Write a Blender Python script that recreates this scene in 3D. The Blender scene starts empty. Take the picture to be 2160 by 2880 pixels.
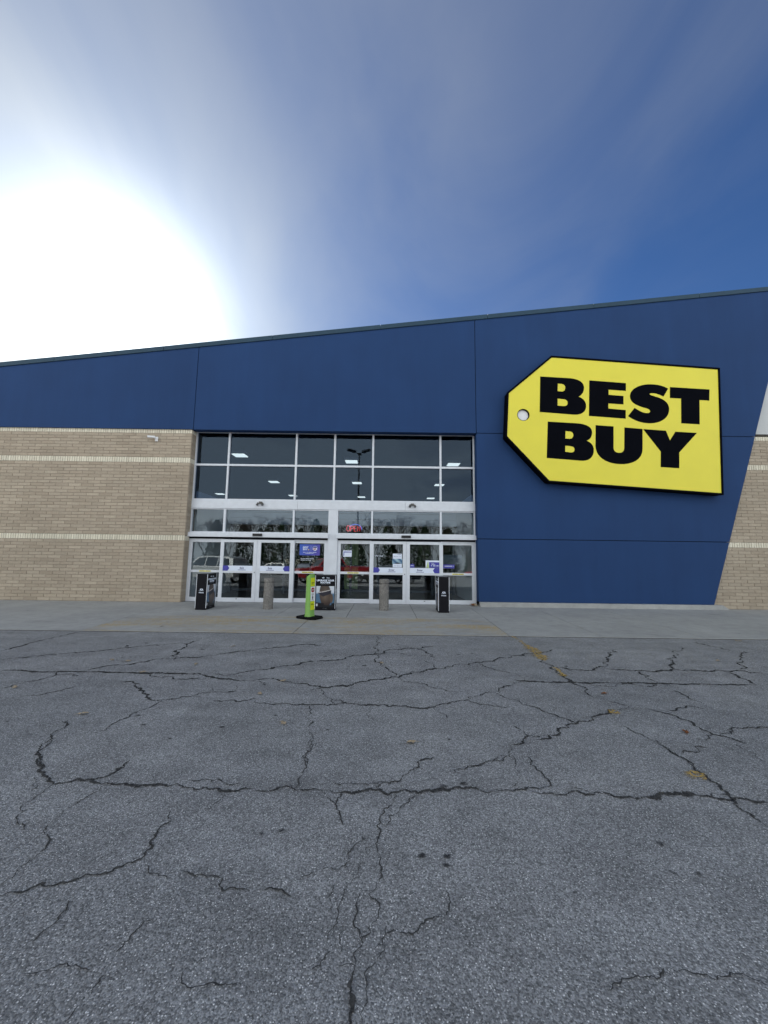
import bpy, bmesh, math, random
from mathutils import Vector, Matrix, Euler
R = math.radians
random.seed(7)
SUN, SKY, EXPOSURE = 3.2, 0.10, 2.75
GLOW_A, GLOW_B, GLOW_C, GLOW_D = 4.2, 0.9, 1.85, 0.85
SKY_TINT = (0.066, 0.110, 0.170)
LAMP, NEON = 0.42, 0.32
sc = bpy.context.scene
COL = sc.collection

# ------------------------------------------------------------------ camera
PITCH, ROLL, EYE = R(6.45), 0.0130, 1.54
fw = Vector((0, math.cos(PITCH), math.sin(PITCH)))
u0 = Vector((0, -math.sin(PITCH), math.cos(PITCH)))
rt = math.cos(ROLL) * Vector((1, 0, 0)) + math.sin(ROLL) * u0
up = -math.sin(ROLL) * Vector((1, 0, 0)) + math.cos(ROLL) * u0
cam = bpy.data.cameras.new('camera')
cam.sensor_fit = 'HORIZONTAL'; cam.sensor_width = 36.0; cam.lens = 36.0 * 1081 / 2160
cam.clip_start = 0.05; cam.clip_end = 3000
camo = bpy.data.objects.new('camera', cam); COL.objects.link(camo)
camo.matrix_world = Matrix(((rt.x, up.x, -fw.x, 0), (rt.y, up.y, -fw.y, 0), (rt.z, up.z, -fw.z, EYE), (0, 0, 0, 1)))
sc.camera = camo

# ------------------------------------------------------------------ sun, sky, exposure
SUN_EL, SUN_AZ = R(28.0), R(-37.0)          # azimuth measured from +Y towards +X
sdir = Vector((math.sin(SUN_AZ) * math.cos(SUN_EL), math.cos(SUN_AZ) * math.cos(SUN_EL), math.sin(SUN_EL)))
sl = bpy.data.lights.new('sun', 'SUN'); sl.energy = SUN; sl.angle = R(0.6); sl.color = (1.0, 0.95, 0.87)
so = bpy.data.objects.new('sun', sl); COL.objects.link(so)
so.rotation_euler = sdir.to_track_quat('Z', 'Y').to_euler()

world = bpy.data.worlds.new('World'); sc.world = world; world.use_nodes = True
wt = world.node_tree; wt.nodes.clear()
def wn(t, **k):
    n = wt.nodes.new(t)
    for a, v in k.items(): setattr(n, a, v)
    return n
def wl(a, b): wt.links.new(a, b)
def wmath(op, a, b=None, c=None, clamp=False):
    n = wn('ShaderNodeMath', operation=op, use_clamp=clamp)
    for i, v in enumerate((a, b, c)):
        if v is None: continue
        if isinstance(v, (int, float)): n.inputs[i].default_value = v
        else: wl(v, n.inputs[i])
    return n.outputs[0]
sky = wn('ShaderNodeTexSky', sky_type='NISHITA', sun_disc=False)
sky.sun_elevation = SUN_EL; sky.sun_rotation = SUN_AZ
sky.altitude = 200; sky.air_density = 1.0; sky.dust_density = 0.6; sky.ozone_density = 2.2
tc = wn('ShaderNodeTexCoord')
sep = wn('ShaderNodeSeparateXYZ'); wl(tc.outputs['Generated'], sep.inputs[0])
zz = wmath('MAXIMUM', wmath('ADD', sep.outputs[2], 0.06), 0.03)
px = wmath('DIVIDE', sep.outputs[0], zz); py = wmath('DIVIDE', sep.outputs[1], zz)
comb = wn('ShaderNodeCombineXYZ')
wl(px, comb.inputs[0]); wl(wmath('MULTIPLY', py, 0.45), comb.inputs[1])
n1 = wn('ShaderNodeTexNoise'); n1.inputs['Scale'].default_value = 1.5; n1.inputs['Detail'].default_value = 7; n1.inputs['Roughness'].default_value = 0.55; n1.inputs['Distortion'].default_value = 0.9
wl(comb.outputs[0], n1.inputs['Vector'])
comb2 = wn('ShaderNodeCombineXYZ')
wl(wmath('MULTIPLY', px, 0.7), comb2.inputs[0]); wl(wmath('MULTIPLY', py, 0.5), comb2.inputs[1]); comb2.inputs[2].default_value = 4.3
n2 = wn('ShaderNodeTexNoise'); n2.inputs['Scale'].default_value = 1.1; n2.inputs['Detail'].default_value = 5; n2.inputs['Roughness'].default_value = 0.5; n2.inputs['Distortion'].default_value = 0.8
wl(comb2.outputs[0], n2.inputs['Vector'])
# a bank of thin cirrus that thins out towards +X
edge = wmath('ADD', wmath('ADD', px, wmath('MULTIPLY', py, 0.22)), wmath('MULTIPLY', wmath('SUBTRACT', n1.outputs[0], 0.5), 1.5))
bank = wn('ShaderNodeMapRange', interpolation_type='SMOOTHSTEP'); wl(edge, bank.inputs['Value'])
bank.inputs['From Min'].default_value = 1.28; bank.inputs['From Max'].default_value = -1.25
bank.inputs['To Min'].default_value = 0.02; bank.inputs['To Max'].default_value = 1.0
wisp = wn('ShaderNodeMapRange'); wl(n2.outputs[0], wisp.inputs['Value'])
wisp.inputs['From Min'].default_value = 0.3; wisp.inputs['From Max'].default_value = 0.75
wisp.inputs['To Min'].default_value = 0.60; wisp.inputs['To Max'].default_value = 1.15
airmass = wmath('ADD', wmath('DIVIDE', 0.62, wmath('ADD', wmath('MAXIMUM', sep.outputs[2], 0.0), 0.20)), 0.20)
front = wmath('MULTIPLY', wmath('MULTIPLY', bank.outputs[0], wisp.outputs[0]), wmath('MULTIPLY', airmass, 0.92), clamp=True)
# added cloud sheet over the unseen half of the sky, brightened to fill shade
nb = wmath('ADD', py, wmath('MULTIPLY', wmath('SUBTRACT', n2.outputs[0], 0.5), 1.6))
fill_deck = wn('ShaderNodeMapRange', interpolation_type='SMOOTHSTEP'); wl(nb, fill_deck.inputs['Value'])
fill_deck.inputs['From Min'].default_value = -0.02; fill_deck.inputs['From Max'].default_value = -1.0
fill_deck.inputs['To Min'].default_value = 0.0; fill_deck.inputs['To Max'].default_value = 1.0
alpha = wmath('MAXIMUM', front, wmath('MULTIPLY', fill_deck.outputs[0], wisp.outputs[0], clamp=True), clamp=True)
# light scattered forward by the ice crystals: an aureole round the sun
dot = wn('ShaderNodeVectorMath', operation='DOT_PRODUCT'); wl(tc.outputs['Generated'], dot.inputs[0]); dot.inputs[1].default_value = sdir
dcl = wmath('MAXIMUM', dot.outputs['Value'], 0.0)
g1 = wmath('MULTIPLY', wmath('POWER', dcl, 90.0), GLOW_A)
g2 = wmath('MULTIPLY', wmath('POWER', dcl, 14.0), GLOW_B)
fill_glow = wmath('MULTIPLY', fill_deck.outputs[0], GLOW_C)  # extra brightness of the added cloud sheet
glow = wmath('ADD', wmath('ADD', g1, g2), wmath('ADD', fill_glow, GLOW_D))
veil = wn('ShaderNodeVectorMath', operation='SCALE'); veil.inputs[0].default_value = (0.93, 0.985, 1.0); wl(glow, veil.inputs['Scale'])
tint = wn('ShaderNodeVectorMath', operation='MULTIPLY'); wl(sky.outputs[0], tint.inputs[0]); tint.inputs[1].default_value = SKY_TINT
mixw = wn('ShaderNodeMix', data_type='RGBA'); wl(alpha, mixw.inputs[0]); wl(tint.outputs[0], mixw.inputs[6]); wl(veil.outputs[0], mixw.inputs[7])
bg = wn('ShaderNodeBackground'); bg.inputs['Strength'].default_value = SKY; wl(mixw.outputs[2], bg.inputs['Color'])
wo = wn('ShaderNodeOutputWorld'); wl(bg.outputs[0], wo.inputs[0])

vs = sc.view_settings
vs.view_transform = 'Standard'; vs.look = 'None'; vs.gamma = 1.0; vs.use_curve_mapping = False
vs.exposure = EXPOSURE
sc.render.engine = 'CYCLES'
sc.cycles.use_denoising = True
sc.cycles.max_bounces = 8; sc.cycles.transparent_max_bounces = 24; sc.cycles.glossy_bounces = 4
sc.cycles.sample_clamp_indirect = 8.0
sc.cycles.caustics_reflective = False; sc.cycles.caustics_refractive = False

# ------------------------------------------------------------------ helpers
def tag(o, label=None, cat=None, group=None, kind=None):
    if label: o['label'] = label
    if cat: o['category'] = cat
    if group: o['group'] = group
    if kind: o['kind'] = kind
    return o
def empty(name, loc=(0, 0, 0), rz=0.0):
    o = bpy.data.objects.new(name, None); COL.objects.link(o)
    o.location = loc; o.rotation_euler = (0, 0, rz); o.empty_display_size = 0.2
    return o
def root_of(o):
    while o.parent: o = o.parent
    return o
def link(name, me, mat, parent=None):
    if mat is not None and not me.materials: me.materials.append(mat)
    o = bpy.data.objects.new(name, me); COL.objects.link(o)
    if parent is not None: o.parent = parent
    return o
class MB:
    def __init__(s): s.v = []; s.f = []
    def add(s, vs_, fs):
        n = len(s.v); s.v += [tuple(p) for p in vs_]; s.f += [tuple(i + n for i in f) for f in fs]; return s
    def box(s, x0, x1, y0, y1, z0, z1):
        return s.add([(x0,y0,z0),(x1,y0,z0),(x1,y1,z0),(x0,y1,z0),(x0,y0,z1),(x1,y0,z1),(x1,y1,z1),(x0,y1,z1)],
                     [(0,3,2,1),(4,5,6,7),(0,1,5,4),(1,2,6,5),(2,3,7,6),(3,0,4,7)])
    def prism_y(s, poly, y0, y1):
        """polygon of (x, z), counter-clockwise seen from -Y, given depth in Y"""
        n = len(poly)
        vs_ = [(x, y0, z) for x, z in poly] + [(x, y1, z) for x, z in poly]
        return s.add(vs_, [tuple(range(n)), tuple(range(2*n-1, n-1, -1))] + [(i, i+n, (i+1)%n+n, (i+1)%n) for i in range(n)])
    def prism_z(s, poly, z0, z1):
        n = len(poly)
        vs_ = [(x, y, z0) for x, y in poly] + [(x, y, z1) for x, y in poly]
        return s.add(vs_, [tuple(range(n-1, -1, -1)), tuple(range(n, 2*n))] + [(i, (i+1)%n, (i+1)%n+n, i+n) for i in range(n)])
    def lathe(s, prof, c=(0, 0, 0), seg=20):
        """prof: (r, z) from bottom to top round the Z axis"""
        n = len(prof); vs_ = []
        for k in range(seg):
            a = 2*math.pi*k/seg
            vs_ += [(c[0]+r*math.cos(a), c[1]+r*math.sin(a), c[2]+z) for r, z in prof]
        fs = []
        for k in range(seg):
            m = (k+1) % seg
            for i in range(n-1): fs.append((k*n+i, m*n+i, m*n+i+1, k*n+i+1))
        fs.append(tuple(k*n+n-1 for k in range(seg))); fs.append(tuple(k*n for k in range(seg-1, -1, -1)))
        return s.add(vs_, fs)
    def tube(s, pts, rad, seg=6, cap=True):
        pts = [Vector(p) for p in pts]; n = len(pts)
        rad = rad if isinstance(rad, (list, tuple)) else [rad]*n
        vs_ = []; 
        for i, p in enumerate(pts):
            d = (pts[min(i+1, n-1)] - pts[max(i-1, 0)]).normalized()
            a = d.orthogonal().normalized(); b = d.cross(a)
            if abs(d.z) < 0.9:
                a = d.cross(Vector((0, 0, 1))).normalized(); b = d.cross(a)
            for k in range(seg):
                t = 2*math.pi*k/seg
                vs_.append(p + rad[i]*(math.cos(t)*a + math.sin(t)*b))
        fs = []
        for i in range(n-1):
            for k in range(seg):
                m = (k+1) % seg
                fs.append((i*seg+k, i*seg+m, (i+1)*seg+m, (i+1)*seg+k))
        if cap: fs.append(tuple(range(seg-1, -1, -1))); fs.append(tuple((n-1)*seg+k for k in range(seg)))
        return s.add(vs_, fs)
    def mesh(s, name, off=(0, 0, 0), smooth=False):
        me = bpy.data.meshes.new(name)
        me.from_pydata([(x-off[0], y-off[1], z-off[2]) for x, y, z in s.v], [], s.f)
        bm = bmesh.new(); bm.from_mesh(me); bmesh.ops.recalc_face_normals(bm, faces=bm.faces); bm.to_mesh(me); bm.free()
        if smooth:
            for p in me.polygons: p.use_smooth = True
        me.update(); return me
    def build(s, name, mat, parent=None, local=False, bevel=0.0, smooth=False):
        off = (0, 0, 0)
        if parent is not None and not local: off = root_of(parent).location
        o = link(name, s.mesh(name, off, smooth), mat, parent)
        if bevel:
            b = o.modifiers.new('bevel', 'BEVEL'); b.width = bevel; b.segments = 2; b.limit_method = 'ANGLE'
        return o
def shade_auto(o, ang=40):
    me = o.data
    for p in me.polygons: p.use_smooth = True
    me.set_sharp_from_angle(angle=R(ang))
def curve_mesh(name, paths, depth, plane='XZ'):
    """paths: list of closed lists of (cmd, points) in a plane; returns a filled, extruded mesh facing -Y"""
    cu = bpy.data.curves.new(name, 'CURVE'); cu.dimensions = '2D'; cu.fill_mode = 'BOTH'; cu.extrude = depth/2; cu.resolution_u = 10
    for path in paths:
        pts = []   # [co, hl, hr]
        for k, p in path:
            if k in 'ML': pts.append([p[0], p[0], p[0]])
            else: pts[-1][2] = p[0]; pts.append([p[2], p[1], p[2]])
        if (Vector(pts[0][0]) - Vector(pts[-1][0])).length < 1e-5:
            pts[0][1] = pts[-1][1]; pts.pop()
        sp = cu.splines.new('BEZIER'); sp.bezier_points.add(len(pts)-1); sp.use_cyclic_u = True
        for b, (c, l, r) in zip(sp.bezier_points, pts):
            b.handle_left_type = b.handle_right_type = 'FREE'
            b.co = (c[0], c[1], 0); b.handle_left = (l[0], l[1], 0); b.handle_right = (r[0], r[1], 0)
    o = bpy.data.objects.new(name, cu); COL.objects.link(o)
    dg = bpy.context.evaluated_depsgraph_get()
    me = bpy.data.meshes.new_from_object(o.evaluated_get(dg))
    bpy.data.objects.remove(o); bpy.data.curves.remove(cu)
    me.transform(Matrix.Rotation(math.pi/2, 4, 'X'))      # XY -> XZ, front faces -Y
    return me
def circle_path(cx, cz, r, rz=None):
    rz = rz or r; k = 0.5523
    return [('M', [(cx+r, cz)]), ('C', [(cx+r, cz+k*rz), (cx+k*r, cz+rz), (cx, cz+rz)]), ('C', [(cx-k*r, cz+rz), (cx-r, cz+k*rz), (cx-r, cz)]),
            ('C', [(cx-r, cz-k*rz), (cx-k*r, cz-rz), (cx, cz-rz)]), ('C', [(cx+k*r, cz-rz), (cx+r, cz-k*rz), (cx+r, cz)])]
def poly_path(p): return [('M', [p[0]])] + [('L', [q]) for q in p[1:]]
def text_mesh(txt, width, bold=0.0, height=None, depth=0.002):
    """lettering centred on the origin in XZ, facing -Y, fitted to a width (and height)"""
    cu = bpy.data.curves.new('t', 'FONT'); cu.body = txt; cu.size = 1; cu.extrude = 0.02; cu.offset = bold; cu.resolution_u = 3
    o = bpy.data.objects.new('t', cu); COL.objects.link(o)
    dg = bpy.context.evaluated_depsgraph_get()
    me = bpy.data.meshes.new_from_object(o.evaluated_get(dg))
    bpy.data.objects.remove(o); bpy.data.curves.remove(cu)
    xs = [v.co.x for v in me.vertices]; ys = [v.co.y for v in me.vertices]
    w, h = max(xs)-min(xs), max(ys)-min(ys); s = width/w; sh = height/h if height else s
    cx, cy = (max(xs)+min(xs))/2, (max(ys)+min(ys))/2
    for v in me.vertices: v.co = ((v.co.x-cx)*s, -depth/2 if v.co.z > 0 else depth/2, (v.co.y-cy)*sh)
    bm = bmesh.new(); bm.from_mesh(me); bmesh.ops.recalc_face_normals(bm, faces=bm.faces); bm.to_mesh(me); bm.free()
    return me
def put(name, me, mat, parent, loc, local=False):
    o = link(name, me, mat, parent)
    o.location = Vector(loc) - (Vector((0, 0, 0)) if local else Vector(root_of(parent).location))
    return o

# ------------------------------------------------------------------ materials
class NT:
    def __init__(s, name):
        s.m = bpy.data.materials.new(name); s.m.use_nodes = True; s.t = s.m.node_tree
        s.b = s.t.nodes['Principled BSDF']; s.out = s.t.nodes['Material Output']
    def n(s, t, **k):
        n = s.t.nodes.new(t)
        for a, v in k.items(): setattr(n, a, v)
        return n
    def l(s, a, b): s.t.links.new(a, b)
    def co(s, kind='Object', scale=None):
        c = s.n('ShaderNodeTexCoord').outputs[kind]
        if scale is None: return c
        m = s.n('ShaderNodeMapping'); m.inputs['Scale'].default_value = scale; s.l(c, m.inputs[0]); return m.outputs[0]
    def world(s, scale=None):
        c = s.n('ShaderNodeNewGeometry').outputs['Position']
        if scale is None: return c
        m = s.n('ShaderNodeMapping'); m.inputs['Scale'].default_value = scale; s.l(c, m.inputs[0]); return m.outputs[0]
    def noise(s, vec, scale, detail=4, rough=0.55, dist=0.0):
        n = s.n('ShaderNodeTexNoise'); n.inputs['Scale'].default_value = scale; n.inputs['Detail'].default_value = detail
        n.inputs['Roughness'].default_value = rough; n.inputs['Distortion'].default_value = dist; s.l(vec, n.inputs['Vector']); return n.outputs[0]
    def vor(s, vec, scale, feature='F1'):
        n = s.n('ShaderNodeTexVoronoi', feature=feature); n.inputs['Scale'].default_value = scale; s.l(vec, n.inputs['Vector']); return n
    def rng(s, v, a, b, c=0.0, d=1.0, smooth=False):
        n = s.n('ShaderNodeMapRange'); n.interpolation_type = 'SMOOTHSTEP' if smooth else 'LINEAR'
        for k, x in zip(('From Min', 'From Max', 'To Min', 'To Max'), (a, b, c, d)): n.inputs[k].default_value = x
        s.l(v, n.inputs['Value']); return n.outputs[0]
    def math(s, op, a, b=None, clamp=False):
        n = s.n('ShaderNodeMath', operation=op, use_clamp=clamp)
        for i, v in enumerate((a, b)):
            if v is None: continue
            if isinstance(v, (int, float)): n.inputs[i].default_value = v
            else: s.l(v, n.inputs[i])
        return n.outputs[0]
    def mix(s, f, a, b, mode='MIX'):
        n = s.n('ShaderNodeMix', data_type='RGBA', blend_type=mode)
        if isinstance(f, (int, float)): n.inputs[0].default_value = f
        else: s.l(f, n.inputs[0])
        for i, v in ((6, a), (7, b)):
            if isinstance(v, tuple): n.inputs[i].default_value = (*v, 1)
            else: s.l(v, n.inputs[i])
        return n.outputs[2]
    def scale(s, col, f):
        n = s.n('ShaderNodeVectorMath', operation='SCALE'); 
        if isinstance(col, tuple): n.inputs[0].default_value = col
        else: s.l(col, n.inputs[0])
        s.l(f, n.inputs['Scale']); return n.outputs[0]
    def bump(s, h, strength, dist=0.01):
        b = s.n('ShaderNodeBump'); b.inputs['Strength'].default_value = strength; b.inputs['Distance'].default_value = dist
        s.l(h, b.inputs['Height']); s.l(b.outputs[0], s.b.inputs['Normal'])
    def col(s, c): 
        if isinstance(c, tuple): s.b.inputs['Base Color'].default_value = (*c, 1)
        else: s.l(c, s.b.inputs['Base Color'])
        return s
    def set(s, rough=None, spec=None, metal=None):
        if rough is not None:
            if isinstance(rough, (int, float)): s.b.inputs['Roughness'].default_value = rough
            else: s.l(rough, s.b.inputs['Roughness'])
        if spec is not None: s.b.inputs['Specular IOR Level'].default_value = spec
        if metal is not None: s.b.inputs['Metallic'].default_value = metal
        return s
def simple(name, c, rough=0.6, spec=0.4, metal=0.0, var=0.12, vs_=3.0):
    m = NT(name); f = m.rng(m.noise(m.world(), vs_, 5), 0.3, 0.7, 1-var, 1+var)
    m.col(m.scale(c, f)).set(rough, spec, metal); return m.m
def emit(name, c, strength):
    m = NT(name); m.col(c); m.b.inputs['Emission Color'].default_value = (*c, 1); m.b.inputs['Emission Strength'].default_value = strength; return m.m
def glass(name, tintc, base=0.055, rough=0.0, gtint=(1, 1, 1)):
    m = NT(name); m.t.nodes.remove(m.b)
    lw = m.n('ShaderNodeLayerWeight'); lw.inputs['Blend'].default_value = 0.5
    f = m.math('ADD', m.math('MULTIPLY', m.math('POWER', lw.outputs['Facing'], 5.0), 0.75), base)
    tr = m.n('ShaderNodeBsdfTransparent'); tr.inputs[0].default_value = (*tintc, 1)
    gl = m.n('ShaderNodeBsdfGlossy'); gl.inputs['Roughness'].default_value = rough; gl.inputs['Color'].default_value = (*gtint, 1)
    # panes are never perfectly flat: a faint waviness
    b = m.n('ShaderNodeBump'); b.inputs['Strength'].default_value = 0.12; b.inputs['Distance'].default_value = 0.004
    m.l(m.noise(m.world(), 1.7, 2), b.inputs['Height']); m.l(b.outputs[0], gl.inputs['Normal'])
    mx = m.n('ShaderNodeMixShader'); m.l(f, mx.inputs[0]); m.l(tr.outputs[0], mx.inputs[1]); m.l(gl.outputs[0], mx.inputs[2])
    m.l(mx.outputs[0], m.out.inputs[0]); return m.m

def mat_asphalt():
    m = NT('asphalt'); p = m.world()
    big = m.noise(p, 0.35, 5, 0.6, 0.3); mid = m.noise(p, 2.6, 6, 0.6); fine = m.noise(p, 45, 4, 0.65)
    streak = m.noise(m.world((0.5, 2.6, 1)), 1.2, 5, 0.6)
    base = m.mix(m.rng(big, 0.3, 0.7), (0.210, 0.216, 0.224), (0.276, 0.279, 0.282))
    base = m.scale(base, m.rng(mid, 0.25, 0.75, 0.78, 1.20))
    base = m.scale(base, m.rng(streak, 0.3, 0.7, 0.86, 1.12))
    v = m.vor(p, 145); sepc = m.n('ShaderNodeSeparateColor'); m.l(v.outputs['Color'], sepc.inputs[0])
    stone = m.rng(sepc.outputs[0], 0.0, 1.0, 0.50, 1.48)
    base = m.scale(base, stone)
    bright = m.math('MULTIPLY', m.rng(sepc.outputs[1], 0.88, 0.92), m.rng(v.outputs['Distance'], 0.50, 0.36))
    base = m.mix(m.math('MULTIPLY', bright, 0.9), base, (0.76, 0.76, 0.76))
    v2 = m.vor(p, 210); sep2 = m.n('ShaderNodeSeparateColor'); m.l(v2.outputs['Color'], sep2.inputs[0])
    base = m.scale(base, m.rng(sep2.outputs[0], 0, 1, 0.72, 1.28))
    dark = m.rng(m.noise(p, 6.5, 3, 0.5), 0.66, 0.74)
    base = m.mix(m.math('MULTIPLY', dark, 0.35), base, (0.045, 0.045, 0.05))
    m.col(base).set(m.rng(fine, 0.3, 0.7, 0.72, 0.95), 0.35)
    h = m.math('ADD', m.math('MULTIPLY', v.outputs['Distance'], -0.6), m.math('MULTIPLY', fine, 0.7))
    m.bump(h, 0.7, 0.006); return m.m
def mat_concrete(yellow=False):
    m = NT('worn_yellow_concrete' if yellow else 'concrete'); p = m.world()
    big = m.noise(p, 0.8, 6, 0.6); mid = m.noise(p, 5, 5, 0.6); fine = m.noise(p, 120, 3, 0.6)
    base = m.mix(m.rng(big, 0.3, 0.7), (0.32, 0.323, 0.318), (0.40, 0.403, 0.392))
    base = m.scale(base, m.rng(mid, 0.3, 0.7, 0.9, 1.08)); base = m.scale(base, m.rng(fine, 0.25, 0.75, 0.86, 1.14))
    st = m.rng(m.noise(m.world((0.7, 3.0, 1)), 1.6, 6, 0.65), 0.58, 0.72)
    base = m.mix(m.math('MULTIPLY', st, 0.35), base, (0.12, 0.115, 0.11))
    spot = m.rng(m.vor(p, 2.2).outputs['Distance'], 0.045, 0.030)
    base = m.mix(m.math('MULTIPLY', spot, 0.6), base, (0.07, 0.065, 0.06))
    if yellow:
        w = m.rng(m.noise(m.world((0.45, 1.5, 1)), 0.9, 6, 0.62, 0.4), 0.42, 0.66)
        f = m.rng(m.noise(p, 14, 5, 0.7), 0.35, 0.6)
        base = m.mix(m.math('MULTIPLY', m.math('MULTIPLY', w, f), 0.85), base, (0.44, 0.30, 0.09))
    m.col(base).set(0.9, 0.25); m.bump(fine, 0.25, 0.003); return m.m
def mat_brick(name, a, b, island=False):
    m = NT(name)
    if island: rnd = m.n('ShaderNodeNewGeometry').outputs['Random Per Island']
    else: rnd = m.n('ShaderNodeObjectInfo').outputs['Random']
    p = m.world(); col = m.mix(rnd, a, b)
    # each brick fired a little differently, with pores and soot flecks
    r2 = m.math('FRACT', m.math('MULTIPLY', rnd, 17.31))
    col = m.scale(col, m.rng(r2, 0, 1, 0.93, 1.07))
    col = m.scale(col, m.rng(m.noise(p, 22, 4, 0.6), 0.3, 0.7, 0.93, 1.07))
    col = m.scale(col, m.rng(m.noise(p, 160, 3, 0.7), 0.25, 0.75, 0.84, 1.13))
    col = m.scale(col, m.rng(m.noise(p, 0.7, 4, 0.55), 0.3, 0.7, 0.92, 1.06))
    m.col(col).set(0.9, 0.2); m.bump(m.noise(p, 130, 3, 0.7), 0.5, 0.004); return m.m
def mat_stucco(name, c, var=0.07):
    m = NT(name); p = m.world()
    col = m.scale(c, m.rng(m.noise(p, 0.5, 5, 0.55), 0.3, 0.7, 1-var, 1+var))
    col = m.scale(col, m.rng(m.noise(m.world((2.5, 2.5, 0.25)), 1.4, 5, 0.6), 0.3, 0.7, 0.95, 1.05))   # faint rain streaks
    col = m.scale(col, m.rng(m.noise(p, 180, 2, 0.6), 0.25, 0.75, 0.88, 1.12))
    m.col(col).set(0.82, 0.3); m.bump(m.noise(p, 150, 3, 0.65), 0.35, 0.004); return m.m
def mat_crack():
    m = NT('crack_fill'); p = m.world()
    a = m.n('ShaderNodeAttribute', attribute_name='depth').outputs['Fac']
    nz = m.noise(p, 60, 4, 0.65); nz2 = m.noise(p, 9, 3, 0.5)
    f = m.math('ADD', a, m.math('ADD', m.math('MULTIPLY', m.math('SUBTRACT', nz, 0.5), 1.1), m.math('MULTIPLY', m.math('SUBTRACT', nz2, 0.5), 0.8)))
    f = m.rng(f, 0.42, 0.72)
    m.col(m.mix(m.rng(nz, 0.4, 0.6), (0.028, 0.029, 0.031), (0.075, 0.074, 0.072))).set(0.95, 0.1)
    tr = m.n('ShaderNodeBsdfTransparent'); mx = m.n('ShaderNodeMixShader'); m.l(f, mx.inputs[0]); m.l(tr.outputs[0], mx.inputs[1]); m.l(m.b.outputs[0], mx.inputs[2])
    m.l(mx.outputs[0], m.out.inputs[0]); return m.m
def mat_worn(name, c, lo, hi, scale=25, op=1.0):
    m = NT(name); p = m.world()
    f = m.math('MULTIPLY', m.rng(m.noise(p, scale, 6, 0.7), lo, hi), op)
    a = m.n('ShaderNodeAttribute', attribute_name='depth').outputs['Fac']
    f = m.math('MULTIPLY', f, m.rng(a, 0.05, 0.6))
    m.col(m.scale(c, m.rng(m.noise(p, 90, 3), 0.3, 0.7, 0.8, 1.1))).set(0.85, 0.3)
    tr = m.n('ShaderNodeBsdfTransparent'); mx = m.n('ShaderNodeMixShader'); m.l(f, mx.inputs[0]); m.l(tr.outputs[0], mx.inputs[1]); m.l(m.b.outputs[0], mx.inputs[2])
    m.l(mx.outputs[0], m.out.inputs[0]); return m.m
def mat_vcol(name, rough=0.5):
    m = NT(name); a = m.n('ShaderNodeAttribute', attribute_name='print').outputs['Color']; m.col(a).set(rough, 0.4); return m.m
def mat_granite():
    m = NT('exposed_aggregate'); p = m.world()
    v = m.vor(p, 75); s = m.n('ShaderNodeSeparateColor'); m.l(v.outputs['Color'], s.inputs[0])
    col = m.mix(s.outputs[0], (0.10, 0.095, 0.09), (0.30, 0.285, 0.265)); col = m.scale(col, m.rng(m.noise(p, 4, 4), 0.3, 0.7, 0.85, 1.1))
    m.col(col).set(0.9, 0.2); m.bump(v.outputs['Distance'], 0.5, 0.004); return m.m

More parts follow.
